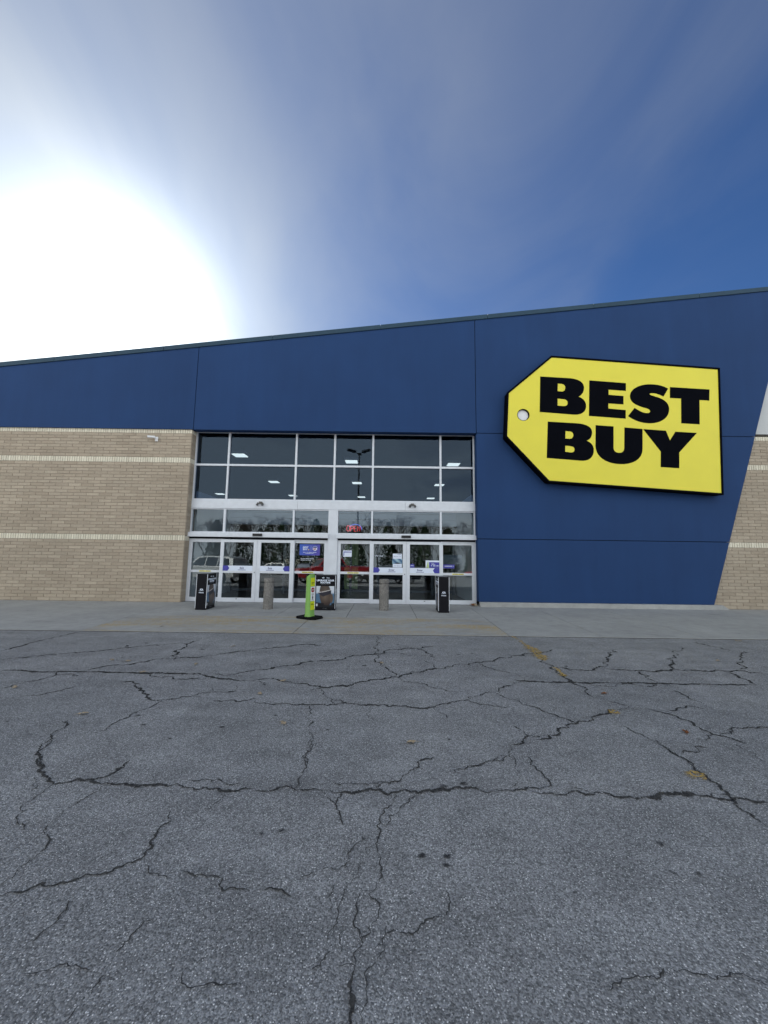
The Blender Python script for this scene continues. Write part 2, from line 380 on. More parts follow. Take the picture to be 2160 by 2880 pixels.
M = dict(
    asphalt=mat_asphalt(), concrete=mat_concrete(), yconcrete=mat_concrete(True),
    joint=simple('joint_dirt', (0.045, 0.043, 0.04), 0.95, 0.1),
    brick=mat_brick('tan_brick', (0.382, 0.318, 0.244), (0.442, 0.374, 0.292)),
    brick_s=mat_brick('tan_brick_field', (0.382, 0.318, 0.244), (0.442, 0.374, 0.292), True),
    soldier=mat_brick('cream_brick', (0.66, 0.61, 0.49), (0.76, 0.71, 0.58)),
    soldier_s=mat_brick('cream_brick_field', (0.66, 0.61, 0.49), (0.76, 0.71, 0.58), True),
    mortar=simple('mortar', (0.318, 0.275, 0.222), 0.95, 0.1, var=0.1),
    blue=mat_stucco('blue_stucco', (0.0140, 0.046, 0.138)),
    coping=simple('coping_metal', (0.020, 0.052, 0.085), 0.6, 0.3),
    dark=simple('dark_recess', (0.012, 0.014, 0.018), 0.9, 0.1),
    grey_stucco=mat_stucco('grey_stucco', (0.52, 0.53, 0.53)),
    alu=simple('white_aluminium', (0.66, 0.69, 0.74), 0.42, 0.5, var=0.05, vs_=6),
    alu_grey=simple('grey_aluminium', (0.16, 0.17, 0.185), 0.45, 0.5),
    black_plastic=simple('black_plastic', (0.012, 0.012, 0.014), 0.5, 0.4),
    glass_door=glass('door_glass', (0.72, 0.76, 0.78), 0.056, gtint=(0.86, 0.94, 1.0)),
    glass_up=glass('tinted_glass', (0.50, 0.57, 0.66), 0.034, gtint=(0.62, 0.80, 1.0)),
    sign_yellow=simple('sign_yellow', (0.76, 0.67, 0.035), 0.38, 0.5, var=0.03, vs_=1.2),
    sign_black=simple('sign_black', (0.003, 0.0035, 0.006), 0.85, 0.03),
    white=simple('white_paint', (0.78, 0.79, 0.80), 0.5, 0.4, var=0.04),
    crack=mat_crack(),
    stain=mat_worn('oil_stain', (0.030, 0.030, 0.032), 0.32, 0.55, 30, 0.8),
    paint=mat_worn('worn_yellow_paint', (0.54, 0.36, 0.09), 0.44, 0.54, 34, 0.85),
    leaf=simple('dry_leaf', (0.36, 0.29, 0.20), 0.8, 0.2, var=0.25, vs_=40),
    leaf_red=simple('russet_leaf', (0.19, 0.075, 0.03), 0.8, 0.2, var=0.25, vs_=40),
    granite=mat_granite(),
    lime=simple('lime_plastic', (0.215, 0.43, 0.095), 0.5, 0.4, var=0.06),
    fyellow=simple('fluorescent_yellow', (0.62, 0.70, 0.01), 0.45, 0.4, var=0.03),
    rubber=simple('black_rubber', (0.008, 0.008, 0.009), 0.85, 0.08),
    film=simple('white_film', (0.72, 0.78, 0.90), 0.4, 0.4, var=0.02),
    purple=simple('violet_blue_print', (0.055, 0.055, 0.34), 0.4, 0.4, var=0.03),
    ink=simple('dark_blue_ink', (0.03, 0.035, 0.16), 0.5, 0.3),
    ysticker=simple('yellow_sticker', (0.75, 0.66, 0.10), 0.5, 0.3),
    print=mat_vcol('poster_print', 0.35),
    box_black=simple('black_board', (0.008, 0.008, 0.011), 0.5, 0.12, var=0.2),
    red=simple('stop_red', (0.30, 0.02, 0.03), 0.5, 0.3),
    cabinet=simple('grey_shelving', (0.05, 0.05, 0.055), 0.6, 0.3),
    floor=simple('store_floor', (0.16, 0.15, 0.14), 0.35, 0.5),
    ceil=simple('store_ceiling', (0.055, 0.058, 0.062), 0.9, 0.1),
    wall_in=simple('store_wall', (0.10, 0.10, 0.11), 0.8, 0.2),
    soffit=simple('vestibule_panel', (0.78, 0.80, 0.83), 0.7, 0.3, var=0.04),
    pale_green=simple('pale_green_panel', (0.50, 0.62, 0.28), 0.6, 0.3),
    lamp=emit('lamp_lens', (1.0, 0.93, 0.74), LAMP),
    neon_red=emit('red_neon', (1.0, 0.10, 0.12), NEON),
    neon_blue=emit('blue_neon', (0.15, 0.22, 1.0), NEON),
)
CRACKS = [
  (0.0443, [(-5.384,5.626),(-5.161,5.785),(-4.977,5.987),(-4.647,6.068),(-4.418,6.204),(-4.225,6.343),(-4.076,6.454),(-4.02,6.564),(-3.667,6.661),(-3.269,6.798)]),
  (0.026, [(-4.245,6.596),(-4.063,6.434)]),
  (0.042, [(-4.933,5.17),(-4.583,5.158),(-4.205,5.135),(-3.88,5.149),(-3.519,5.145),(-3.113,5.13),(-2.716,5.127),(-2.342,5.13),(-2.197,5.029),(-2.095,4.972),(-1.845,4.923),(-1.539,4.906)]),
  (0.0415, [(-3.88,5.149),(-3.825,5.287),(-3.736,5.419),(-3.608,5.477),(-3.42,5.616),(-3.322,5.668),(-3.05,5.812),(-2.734,5.904),(-2.522,6.048),(-2.353,6.215),(-2.024,6.379)]),
  (0.0353, [(-3.226,7.041),(-3.315,6.889),(-3.23,6.417),(-3.212,6.199),(-3.157,5.989),(-2.999,5.74)]),
  (0.0182, [(-4.178,5.104),(-4.082,5.025),(-4.091,4.89),(-4.145,4.784),(-4.222,4.67),(-4.27,4.502)]),
  (0.0147, [(-4.082,5.025),(-3.759,4.995)]),
  (0.0166, [(-4.023,4.252),(-3.838,4.281),(-3.675,4.319),(-3.604,4.429),(-3.567,4.529),(-3.52,4.623)]),
  (0.0223, [(-3.135,4.813),(-2.98,4.802),(-2.858,4.74),(-2.735,4.56),(-2.721,4.51),(-2.573,4.395),(-2.472,4.285),(-2.425,4.234),(-2.306,4.238)]),
  (0.0187, [(-2.306,4.238),(-2.204,4.259),(-2.149,4.341),(-2.036,4.382),(-1.94,4.466),(-1.819,4.504),(-1.633,4.561)]),
  (0.013, [(-2.306,4.238),(-2.305,4.1),(-2.319,4.02),(-2.374,3.961),(-2.381,3.833),(-2.407,3.681),(-2.41,3.586),(-2.456,3.467)]),
  (0.0125, [(-2.882,3.749),(-2.851,3.667),(-2.776,3.56),(-2.799,3.515),(-2.749,3.403),(-2.716,3.35),(-2.653,3.199),(-2.564,3.086),(-2.52,3.011),(-2.441,2.936)]),
  (0.0135, [(-2.918,3.698),(-2.851,3.667)]),
  (0.0194, [(-2.971,5.091),(-2.814,4.991),(-2.594,4.976),(-2.349,4.944),(-2.113,4.971)]),
  (0.0196, [(-2.168,5.138),(-1.89,5.136),(-1.788,5.239),(-1.684,5.347)]),
  (0.0042, [(-2.01,4.639),(-1.923,4.466)]),
  (0.0071, [(-1.706,4.73),(-1.495,4.468)]),
  (0.0173, [(-1.773,4.243),(-1.681,4.216),(-1.501,4.21),(-1.393,4.27),(-1.347,4.324)]),
  (0.0521, [(-5.881,6.127),(-5.881,6.377),(-5.911,6.681),(-5.913,6.919),(-5.883,7.271),(-5.855,7.483),(-5.818,7.603)]),
  (0.0088, [(-2.035,4.345),(-1.792,4.286)]),
  (0.0185, [(-0.101,7.633),(-0.106,7.1),(-0.084,6.897),(-0.123,6.584),(-0.105,6.331),(-0.127,6.234)]),
  (0.0419, [(-1.673,5.312),(-1.469,5.463),(-1.278,5.546),(-1.151,5.651),(-0.931,5.773),(-0.718,5.849),(-0.552,6.011),(-0.328,6.158),(-0.126,6.205),(0.031,6.367),(0.285,6.553),(0.573,6.643),(0.686,6.736),(0.909,6.838)]),
  (0.0252, [(-0.126,6.205),(-0.109,5.963),(-0.015,5.72),(0.071,5.46),(0.177,5.127)]),
  (0.0329, [(-2.041,6.429),(-1.816,6.514),(-1.593,6.633),(-1.446,6.786),(-1.217,6.833),(-1.022,6.776)]),
  (0.0217, [(0.573,6.643),(0.686,6.492),(0.761,6.279),(0.816,6.052)]),
  (0.0111, [(0.637,5.914),(0.72,5.754),(0.733,5.6),(0.635,5.413)]),
  (0.0355, [(-0.825,4.581),(-0.706,4.662),(-0.537,4.738),(-0.34,4.783),(-0.236,4.911),(-0.068,4.995),(0.106,5.062),(0.225,5.098),(0.341,5.231),(0.566,5.355),(0.718,5.488),(0.936,5.586),(1.161,5.735),(1.411,5.851),(1.742,6.053),(2.033,6.23)]),
  (0.0214, [(-1.548,4.935),(-1.421,4.952),(-1.254,4.9),(-1.114,4.865),(-0.969,4.803),(-0.81,4.738),(-0.689,4.663)]),
  (0.0138, [(0.224,5.079),(0.35,4.923),(0.531,4.845),(0.694,4.689),(0.772,4.615),(0.856,4.593)]),
  (0.0115, [(-0.685,4.637),(-0.613,4.396),(-0.544,4.264),(-0.477,4.182)]),
  (0.0117, [(-0.549,4.299),(-0.433,4.29),(-0.359,4.207)]),
  (0.02, [(-1.326,4.259),(-1.168,4.167),(-0.981,4.185),(-0.821,4.183),(-0.658,4.167),(-0.484,4.173),(-0.359,4.207),(-0.18,4.171),(0.011,4.19),(0.186,4.155),(0.31,4.114),(0.486,4.14),(0.624,4.219),(0.749,4.287),(0.907,4.336),(1.035,4.454),(1.161,4.545),(1.303,4.584)]),
  (0.0107, [(-0.688,4.154),(-0.705,3.996),(-0.682,3.799),(-0.625,3.608),(-0.592,3.505),(-0.572,3.329),(-0.578,3.229),(-0.553,3.069),(-0.547,2.985)]),
  (0.0041, [(-0.124,4.152),(-0.113,4.053),(-0.14,3.958),(-0.12,3.851),(-0.06,3.784)]),
  (0.0059, [(0.486,4.14),(0.576,3.999),(0.632,3.874)]),
  (0.0118, [(0.907,4.336),(1.017,4.241),(1.16,4.175),(1.345,4.161)]),
  (0.0217, [(1.289,4.535),(1.353,4.662),(1.437,4.759),(1.568,4.829)]),
  (0.0121, [(1.289,4.535),(1.353,4.433),(1.413,4.363)]),
  (0.0184, [(1.394,5.826),(1.457,5.595),(1.567,5.454),(1.673,5.389),(1.721,5.289)]),
  (0.0054, [(1.059,3.923),(1.107,3.786)]),
  (0.0143, [(-1.529,4.877),(-1.419,4.824),(-1.358,4.744)]),
  (0.0081, [(0.659,3.014),(0.808,3.103),(0.999,3.186)]),
  (0.0074, [(1.059,3.372),(1.032,3.27),(1.01,3.152)]),
  (0.004, [(-0.523,3.369),(-0.454,3.257)]),
  (0.0331, [(2.466,6.224),(2.403,5.792),(2.375,5.525),(2.397,5.252),(2.387,5.063),(2.401,4.862),(2.346,4.648),(2.356,4.469)]),
  (0.049, [(1.646,5.064),(1.762,5.009),(2.332,4.99),(2.695,4.987),(3.16,4.993),(3.535,4.979),(3.916,4.977),(4.297,4.974),(4.772,4.953)]),
  (0.0369, [(2.43,5.601),(2.659,5.538),(2.829,5.495),(2.944,5.55),(3.118,5.707),(3.279,5.914),(3.613,6.328),(3.879,6.588),(3.937,6.748)]),
  (0.0369, [(3.141,5.67),(3.186,5.561),(3.406,5.534),(3.633,5.523),(3.914,5.557),(4.053,5.599),(4.27,5.572),(4.583,5.536),(4.806,5.545),(5.057,5.585),(5.05,5.464),(5.255,5.439)]),
  (0.0242, [(4.025,5.561),(4.307,5.88),(4.38,6.007),(4.6,6.237),(4.8,6.435),(4.96,6.696),(5.218,6.984)]),
  (0.0239, [(3.526,5.49),(3.523,5.299),(3.466,5.017)]),
  (0.0229, [(5.056,5.607),(5.3,5.845),(5.564,6.194),(5.971,6.594),(6.15,6.759)]),
  (0.0536, [(5.831,7.445),(5.856,7.196),(5.931,7.023),(5.932,6.779)]),
  (0.0282, [(4.719,5.52),(4.684,5.25),(4.661,4.994)]),
  (0.013, [(2.356,4.469),(2.465,4.39),(2.534,4.283),(2.583,4.181)]),
  (0.0186, [(3.431,4.713),(3.443,4.588),(3.434,4.424),(3.447,4.327)]),
  (0.0158, [(2.931,4.133),(3.075,4.197),(3.214,4.251),(3.339,4.186)]),
  (0.0171, [(1.425,4.399),(1.475,4.256),(1.563,4.188),(1.627,4.071),(1.703,3.998),(1.753,3.909),(1.811,3.814),(1.858,3.792)]),
  (0.0203, [(1.322,3.46),(1.465,3.548),(1.595,3.656),(1.708,3.691),(1.829,3.791),(1.973,3.846),(2.139,3.986),(2.258,4.034),(2.444,4.137),(2.632,4.183),(2.722,4.174)]),
  (0.0209, [(2.722,4.174),(2.822,4.09),(2.902,4.01),(2.958,3.869),(2.93,3.726),(2.932,3.595),(2.983,3.576),(3.043,3.507),(3.073,3.426)]),
  (0.0161, [(2.996,3.591),(3.169,3.662),(3.367,3.739),(3.46,3.732),(3.604,3.778)]),
  (0.0088, [(2.927,3.589),(2.823,3.515),(2.702,3.456)]),
  (0.0125, [(2.239,3.754),(2.262,3.615),(2.303,3.514),(2.339,3.433),(2.333,3.354),(2.348,3.256),(2.358,3.174),(2.333,3.054)]),
  (0.0114, [(2.392,3.257),(2.544,3.285),(2.692,3.358)]),
  (0.0076, [(2.98,3.423),(2.975,3.308),(2.946,3.2),(2.962,3.133)]),
  (0.0105, [(1.214,3.724),(1.252,3.631),(1.276,3.529),(1.381,3.54)]),
  (0.0139, [(1.276,3.529),(1.193,3.429),(1.079,3.36)]),
  (0.0296, [(2.039,6.249),(2.334,6.388),(2.616,6.472),(2.862,6.691)]),
  (0.0203, [(2.531,4.895),(2.889,4.925),(3.189,4.864),(3.576,4.907)]),
  (0.0059, [(1.743,5.357),(1.789,5.194),(1.782,5.009),(1.564,4.818)]),
  (0.0152, [(-2.715,3.356),(-2.643,3.181),(-2.583,3.113),(-2.515,3.005),(-2.393,2.887),(-2.297,2.832),(-2.212,2.771),(-2.15,2.746),(-2.093,2.765),(-2.054,2.807),(-1.957,2.803),(-1.867,2.752),(-1.75,2.746),(-1.659,2.748),(-1.549,2.737),(-1.416,2.736),(-1.288,2.727),(-1.145,2.725),(-1.081,2.718),(-0.992,2.698),(-0.917,2.713),(-0.813,2.702)]),
  (0.015, [(-1.944,2.786),(-1.894,2.832),(-1.862,2.909),(-1.848,2.969),(-1.869,3.053)]),
  (0.0063, [(-2.16,2.746),(-2.161,2.654),(-2.168,2.606),(-2.177,2.553),(-2.163,2.502),(-2.105,2.48),(-2.079,2.389),(-2.054,2.368),(-2.003,2.355),(-1.956,2.323)]),
  (0.0071, [(-1.81,2.745),(-1.836,2.71),(-1.841,2.637),(-1.869,2.559),(-1.882,2.494),(-1.871,2.426),(-1.872,2.355),(-1.843,2.307)]),
  (0.0072, [(-1.872,2.355),(-1.784,2.261),(-1.742,2.196),(-1.744,2.144),(-1.746,2.094),(-1.745,2.029),(-1.746,1.956)]),
  (0.0092, [(-1.695,1.904),(-1.646,1.925),(-1.578,1.967),(-1.508,1.96),(-1.458,1.977),(-1.421,2.003),(-1.38,2.026),(-1.306,2.036),(-1.291,2.069),(-1.25,2.098),(-1.204,2.123),(-1.196,2.148),(-1.198,2.189),(-1.216,2.227),(-1.217,2.277),(-1.237,2.348),(-1.215,2.386),(-1.216,2.425),(-1.245,2.465),(-1.254,2.513)]),
  (0.0063, [(-1.189,2.123),(-1.131,2.067),(-1.075,2.035),(-1.006,2.006)]),
  (0.0072, [(-0.973,2.06),(-0.925,2.047),(-0.844,2.033),(-0.773,2.025),(-0.747,2.014),(-0.738,1.967),(-0.719,1.947),(-0.651,1.956),(-0.592,1.949)]),
  (0.0045, [(-1.393,1.933),(-1.368,1.909),(-1.347,1.842),(-1.345,1.799),(-1.352,1.762),(-1.364,1.727),(-1.367,1.696)]),
  (0.0047, [(-0.95,1.812),(-0.983,1.791),(-0.993,1.757),(-0.994,1.719),(-1.006,1.683),(-1.018,1.665)]),
  (0.0045, [(-0.995,1.591),(-1.006,1.553),(-1.0,1.524),(-1.008,1.505)]),
  (0.004, [(-1.016,1.496),(-1.021,1.469),(-1.025,1.442)]),
  (0.004, [(-1.3,1.585),(-1.254,1.591),(-1.212,1.607),(-1.156,1.616),(-1.057,1.606)]),
  (0.0052, [(-0.98,2.695),(-1.0,2.623),(-1.026,2.547),(-1.052,2.492)]),
  (0.0066, [(-1.289,2.809),(-1.166,2.818),(-1.132,2.813),(-1.159,2.733)]),
  (0.0054, [(-1.132,2.813),(-1.059,2.788),(-0.942,2.781)]),
  (0.004, [(-0.715,1.613),(-0.715,1.582),(-0.69,1.559),(-0.633,1.555),(-0.568,1.558),(-0.49,1.557)]),
  (0.004, [(-2.369,2.812),(-2.296,2.726),(-2.236,2.693),(-2.263,2.668)]),
  (0.0092, [(-0.588,3.414),(-0.569,3.309),(-0.57,3.187),(-0.547,3.011),(-0.554,2.91),(-0.565,2.835),(-0.55,2.781),(-0.577,2.729)]),
  (0.0148, [(-0.812,2.699),(-0.713,2.704),(-0.576,2.726),(-0.482,2.714),(-0.379,2.703),(-0.341,2.721),(-0.238,2.699),(-0.127,2.705),(-0.037,2.724),(0.095,2.702),(0.196,2.707),(0.256,2.697),(0.348,2.712),(0.452,2.726),(0.549,2.75),(0.649,2.738),(0.773,2.744),(0.871,2.735)]),
  (0.0113, [(-0.037,2.732),(-0.007,2.781),(0.066,2.798),(0.12,2.823),(0.155,2.888),(0.214,2.957),(0.28,3.084),(0.33,3.114),(0.405,3.147)]),
  (0.0069, [(-0.321,2.795),(-0.195,2.794),(-0.09,2.777),(0.066,2.798)]),
  (0.004, [(-0.369,2.7),(-0.315,2.606),(-0.277,2.569)]),
  (0.0065, [(-0.252,2.694),(-0.274,2.584),(-0.268,2.533),(-0.244,2.491),(-0.233,2.437),(-0.215,2.392)]),
  (0.0071, [(0.09,2.702),(0.083,2.614),(0.053,2.546),(0.015,2.482),(0.006,2.416),(-0.002,2.316),(-0.022,2.248),(-0.017,2.183),(0.0,2.123),(0.008,2.057),(-0.013,2.003),(-0.041,1.957)]),
  (0.0047, [(0.235,2.693),(0.179,2.601),(0.108,2.505),(0.06,2.423),(0.015,2.396)]),
  (0.004, [(-0.022,2.248),(-0.07,2.219),(-0.088,2.161),(-0.103,2.097),(-0.099,2.028),(-0.13,2.002),(-0.16,1.943),(-0.175,1.888),(-0.174,1.844),(-0.174,1.795),(-0.197,1.768),(-0.2,1.723)]),
  (0.004, [(-0.094,2.274),(-0.14,2.218),(-0.158,2.15),(-0.197,2.082),(-0.205,2.054)]),
  (0.0045, [(-0.197,2.077),(-0.273,2.078),(-0.322,2.056),(-0.362,2.033),(-0.391,2.011)]),
  (0.0051, [(-0.041,1.957),(-0.076,1.956),(-0.095,1.912),(-0.103,1.881),(-0.094,1.845),(-0.102,1.82),(-0.089,1.776),(-0.07,1.731),(-0.064,1.719),(-0.083,1.689),(-0.083,1.643),(-0.087,1.621)]),
  (0.0115, [(-0.087,1.621),(-0.096,1.584),(-0.097,1.539),(-0.086,1.497),(-0.093,1.462),(-0.093,1.429)]),
  (0.004, [(-0.041,1.957),(-0.036,1.921),(-0.004,1.898),(-0.0,1.839),(-0.023,1.804),(-0.034,1.764),(-0.063,1.713)]),
  (0.0054, [(0.029,1.804),(0.029,1.755),(0.086,1.76),(0.156,1.765),(0.171,1.789),(0.207,1.821),(0.242,1.835),(0.283,1.847)]),
  (0.004, [(0.029,1.755),(0.017,1.708),(-0.02,1.689)]),
  (0.004, [(0.017,1.708),(0.005,1.666),(-0.018,1.632),(-0.051,1.6),(-0.039,1.564),(-0.037,1.521),(-0.046,1.498),(-0.046,1.446)]),
  (0.0055, [(0.291,1.962),(0.32,1.926),(0.309,1.88),(0.29,1.829)]),
  (0.004, [(-0.536,1.949),(-0.475,1.959),(-0.437,1.947),(-0.396,1.923)]),
  (0.004, [(-0.223,1.992),(-0.211,1.95),(-0.214,1.895),(-0.217,1.843)]),
  (0.004, [(-0.148,1.762),(-0.155,1.712),(-0.143,1.688),(-0.15,1.664)]),
  (0.004, [(-0.182,1.681),(-0.207,1.652),(-0.247,1.613)]),
  (0.004, [(-0.082,1.626),(-0.117,1.637),(-0.146,1.628)]),
  (0.0076, [(0.517,2.916),(0.635,3.008),(0.72,3.031),(0.821,3.108),(0.995,3.175)]),
  (0.0141, [(0.869,2.726),(0.957,2.745),(1.046,2.764),(1.125,2.779)]),
  (0.015, [(0.989,2.721),(1.064,2.706),(1.182,2.7),(1.344,2.7),(1.42,2.73),(1.477,2.723),(1.515,2.683),(1.631,2.677),(1.728,2.687)]),
  (0.0329, [(1.731,2.692),(1.827,2.714),(1.932,2.719),(2.033,2.718),(2.079,2.712)]),
  (0.0163, [(2.079,2.712),(2.122,2.703),(2.187,2.673),(2.274,2.659),(2.391,2.657),(2.48,2.648)]),
  (0.0111, [(1.116,3.183),(1.146,3.105),(1.136,2.989),(1.151,2.892),(1.125,2.779)]),
  (0.0066, [(1.02,3.181),(1.013,3.091),(0.984,3.006),(0.985,2.898),(0.918,2.796),(0.88,2.76)]),
  (0.0147, [(2.342,3.494),(2.341,3.348),(2.334,3.237),(2.353,3.168),(2.32,3.037),(2.328,2.938),(2.325,2.844),(2.291,2.723),(2.274,2.659),(2.243,2.583),(2.246,2.505),(2.249,2.451),(2.246,2.412)]),
  (0.0071, [(1.288,2.773),(1.367,2.745),(1.42,2.73)]),
  (0.0123, [(2.167,2.696),(2.284,2.715),(2.274,2.659)]),
  (0.0049, [(0.821,1.555),(0.88,1.58),(0.924,1.596),(0.992,1.605),(1.05,1.613),(1.077,1.635)]),
  (0.004, [(1.091,1.638),(1.143,1.63),(1.191,1.617),(1.232,1.605),(1.244,1.592),(1.292,1.608),(1.352,1.617),(1.383,1.601),(1.419,1.581)]),
  (0.0123, [(3.049,3.513),(3.079,3.432)]),
]
STAINS = [(-1.046, 5.792), (-0.464, 5.545), (-0.862, 6.058), (-0.252, 5.593), (0.322, 6.256), (1.198, 6.272), (-1.015, 3.876), (-0.474, 3.588), (0.573, 3.439), (0.273, 6.906), (1.433, 6.342), (-0.554, 2.336), (-0.654, 2.311), (0.56, 2.806), (0.423, 2.771), (0.345, 2.164), (0.332, 2.109), (-0.086, 2.282), (0.909, 1.959), (1.446, 2.082), (1.523, 2.274), (-1.414, 3.615), (-2.13, 3.641), (-3.38, 3.668), (-1.756, 3.389), (-2.305, 3.829), (-4.594, 8.234), (-4.753, 8.721), (1.575, 2.073), (0.222, 2.167), (2.622, 5.685), (2.58, 5.463), (-4.01, 6.756), (-3.801, 5.826), (-2.89, 6.384)]
LEAVES = [(-3.077, 5.151), (-3.859, 5.699), (-3.593, 5.647), (-2.835, 3.854), (-4.145, 4.542), (-2.58, 5.539), (-2.477, 6.595), (-1.204, 4.89), (-0.004, 5.72), (-1.343, 4.44), (2.718, 3.628), (2.531, 4.58), (5.134, 6.086), (-0.898, 3.71), (0.249, 3.372)]
PAINT = [[(2.53, 7.725), (2.566, 7.319), (2.533, 6.782), (2.485, 6.271), (2.439, 5.958)], [(2.415, 5.615), (2.441, 5.528), (2.376, 5.187)], [(2.296, 4.112), (2.328, 4.074), (2.372, 4.019)], [(2.257, 3.001), (2.275, 2.94), (2.295, 2.895)], [(6.778, 7.593), (6.872, 7.598)]]
LETTERS = {
  'B': [[('M',[(4.991,7.352)]),('L',[(5.932,7.307)]),('C',[(6.263,7.282),(6.396,7.151),(6.389,6.995)]),('C',[(6.382,6.845),(6.306,6.74),(6.198,6.687)]),('C',[(6.356,6.632),(6.433,6.518),(6.427,6.387)]),('C',[(6.417,6.176),(6.265,6.071),(5.991,6.09)]),('L',[(4.936,6.162)])],[('M',[(5.548,7.122)]),('L',[(5.675,7.112)]),('C',[(5.757,7.102),(5.789,7.056),(5.786,6.981)]),('C',[(5.783,6.9),(5.737,6.853),(5.665,6.852)]),('L',[(5.533,6.862)])],[('M',[(5.523,6.615)]),('L',[(5.71,6.6)]),('C',[(5.798,6.59),(5.846,6.55),(5.843,6.482)]),('C',[(5.84,6.402),(5.788,6.361),(5.701,6.366)]),('L',[(5.514,6.38)])]],
  'E': [[('M',[(6.572,7.24)]),('L',[(7.747,7.164)]),('L',[(7.732,6.903)]),('L',[(7.176,6.936)]),('L',[(7.167,6.763)]),('L',[(7.645,6.73)]),('L',[(7.629,6.449)]),('L',[(7.146,6.476)]),('L',[(7.137,6.305)]),('L',[(7.689,6.261)]),('L',[(7.673,5.977)]),('L',[(6.505,6.052)])]],
  'S': [[('M',[(9.097,6.997)]),('C',[(8.911,7.11),(8.692,7.147),(8.442,7.132)]),('C',[(8.109,7.105),(7.867,6.94),(7.854,6.727)]),('C',[(7.84,6.48),(8.121,6.398),(8.363,6.327)]),('C',[(8.471,6.295),(8.484,6.243),(8.466,6.215)]),('C',[(8.435,6.157),(8.325,6.156),(8.218,6.2)]),('C',[(8.111,6.244),(8.032,6.3),(7.98,6.339)]),('L',[(7.755,6.063)]),('C',[(7.954,5.913),(8.195,5.826),(8.469,5.835)]),('C',[(8.825,5.851),(9.063,6.041),(9.082,6.308)]),('C',[(9.097,6.526),(8.934,6.638),(8.718,6.71)]),('C',[(8.583,6.748),(8.486,6.776),(8.488,6.81)]),('C',[(8.495,6.839),(8.59,6.846),(8.671,6.83)]),('C',[(8.78,6.808),(8.86,6.769),(8.929,6.73)])]],
  'T': [[('M',[(9.161,7.05)]),('L',[(10.428,6.986)]),('L',[(10.392,6.612)]),('L',[(10.079,6.631)]),('L',[(10.021,5.822)]),('L',[(9.438,5.848)]),('L',[(9.493,6.669)]),('L',[(9.136,6.687)])]],
  'B2': [[('M',[(5.183,5.847)]),('L',[(6.116,5.803)]),('C',[(6.443,5.779),(6.585,5.669),(6.578,5.517)]),('C',[(6.571,5.371),(6.501,5.28),(6.39,5.234)]),('C',[(6.54,5.18),(6.611,5.069),(6.604,4.936)]),('C',[(6.592,4.691),(6.425,4.573),(6.198,4.587)]),('L',[(5.109,4.661)])],[('M',[(5.734,5.545)]),('L',[(5.859,5.535)]),('C',[(5.946,5.525),(5.982,5.486),(5.979,5.419)]),('C',[(5.976,5.335),(5.93,5.289),(5.849,5.294)]),('L',[(5.718,5.298)])],[('M',[(5.709,5.068)]),('L',[(5.877,5.054)]),('C',[(5.958,5.044),(6.0,5.011),(5.997,4.95)]),('C',[(5.994,4.878),(5.95,4.844),(5.868,4.848)]),('L',[(5.696,4.868)])]],
  'U': [[('M',[(6.704,5.749)]),('L',[(7.27,5.717)]),('L',[(7.233,5.033)]),('C',[(7.227,4.922),(7.283,4.856),(7.402,4.857)]),('C',[(7.522,4.859),(7.569,4.926),(7.575,5.038)]),('L',[(7.618,5.688)]),('L',[(8.189,5.645)]),('L',[(8.148,4.99)]),('C',[(8.127,4.657),(7.814,4.487),(7.436,4.493)]),('C',[(6.977,4.492),(6.648,4.72),(6.666,5.081)])]],
  'Y': [[('M',[(8.21,5.64)]),('L',[(8.928,5.599)]),('L',[(9.036,5.28)]),('L',[(9.231,5.569)]),('L',[(9.911,5.539)]),('L',[(9.302,4.894)]),('L',[(9.265,4.385)]),('L',[(8.684,4.416)]),('L',[(8.723,4.914)])]],
}
TAG = [(5.386, 8.001), (10.756, 7.664), (10.526, 3.61), (5.159, 3.941), (3.875, 5.351), (3.963, 6.772)]
# ------------------------------------------------------------------ ground
lot = MB().add([(-600, -700, 0), (600, -700, 0), (600, 700, 0), (-600, 700, 0)], [(0, 1, 2, 3)]).build('parking_lot', M['asphalt'])
tag(lot, 'cracked grey asphalt parking lot in front of the store', 'parking lot', kind='structure')

def ribbon(pts, w, step=0.018, seed=0, rough=1.0):
    """a crack: a jagged band over a polyline with 'depth' 1 in the middle and 0 at both edges"""
    rnd = random.Random(seed)
    P = [Vector((x, y)) for x, y in pts]
    amp = 0.040*rough                                  # broken by midpoint displacement
    while max((b-a).length for a, b in zip(P[:-1], P[1:])) > step:
        Q = [P[0]]
        for a, b in zip(P[:-1], P[1:]):
            d = b-a
            if d.length > step:
                q = Vector((-d.y, d.x)); Q.append((a+b)/2 + q*rnd.uniform(-1, 1)*min(0.26, amp/max(d.length, 0.05)*2.2) + d*rnd.uniform(-0.12, 0.12))
            Q.append(b)
        P = Q; amp *= 0.62
    n = len(P); vs_, fs, dep = [], [], []; wob = 0.0
    for i, p in enumerate(P):
        d = (P[min(i+1, n-1)] - P[max(i-1, 0)]); d = d.normalized() if d.length > 1e-6 else Vector((1, 0)); q = Vector((-d.y, d.x))
        wob = 0.85*wob + 0.30*rnd.uniform(-1, 1)
        t = min(1.0, min(i, n-1-i)/max(2.0, 0.10*n) + 0.22)
        ww = w*t*max(0.25, 0.85 + wob + 0.35*rnd.uniform(-1, 1))
        for s, a in ((-2.6, 0.0), (-0.55, 0.72), (0.55, 0.92), (2.2, 0.0)):
            e = p + q*s*ww; vs_.append((e.x, e.y, 0.0)); dep.append(a)
    for i in range(n-1):
        for k in range(3): fs.append((i*4+k, i*4+k+1, i*4+k+5, i*4+k+4))
    return vs_, fs, dep
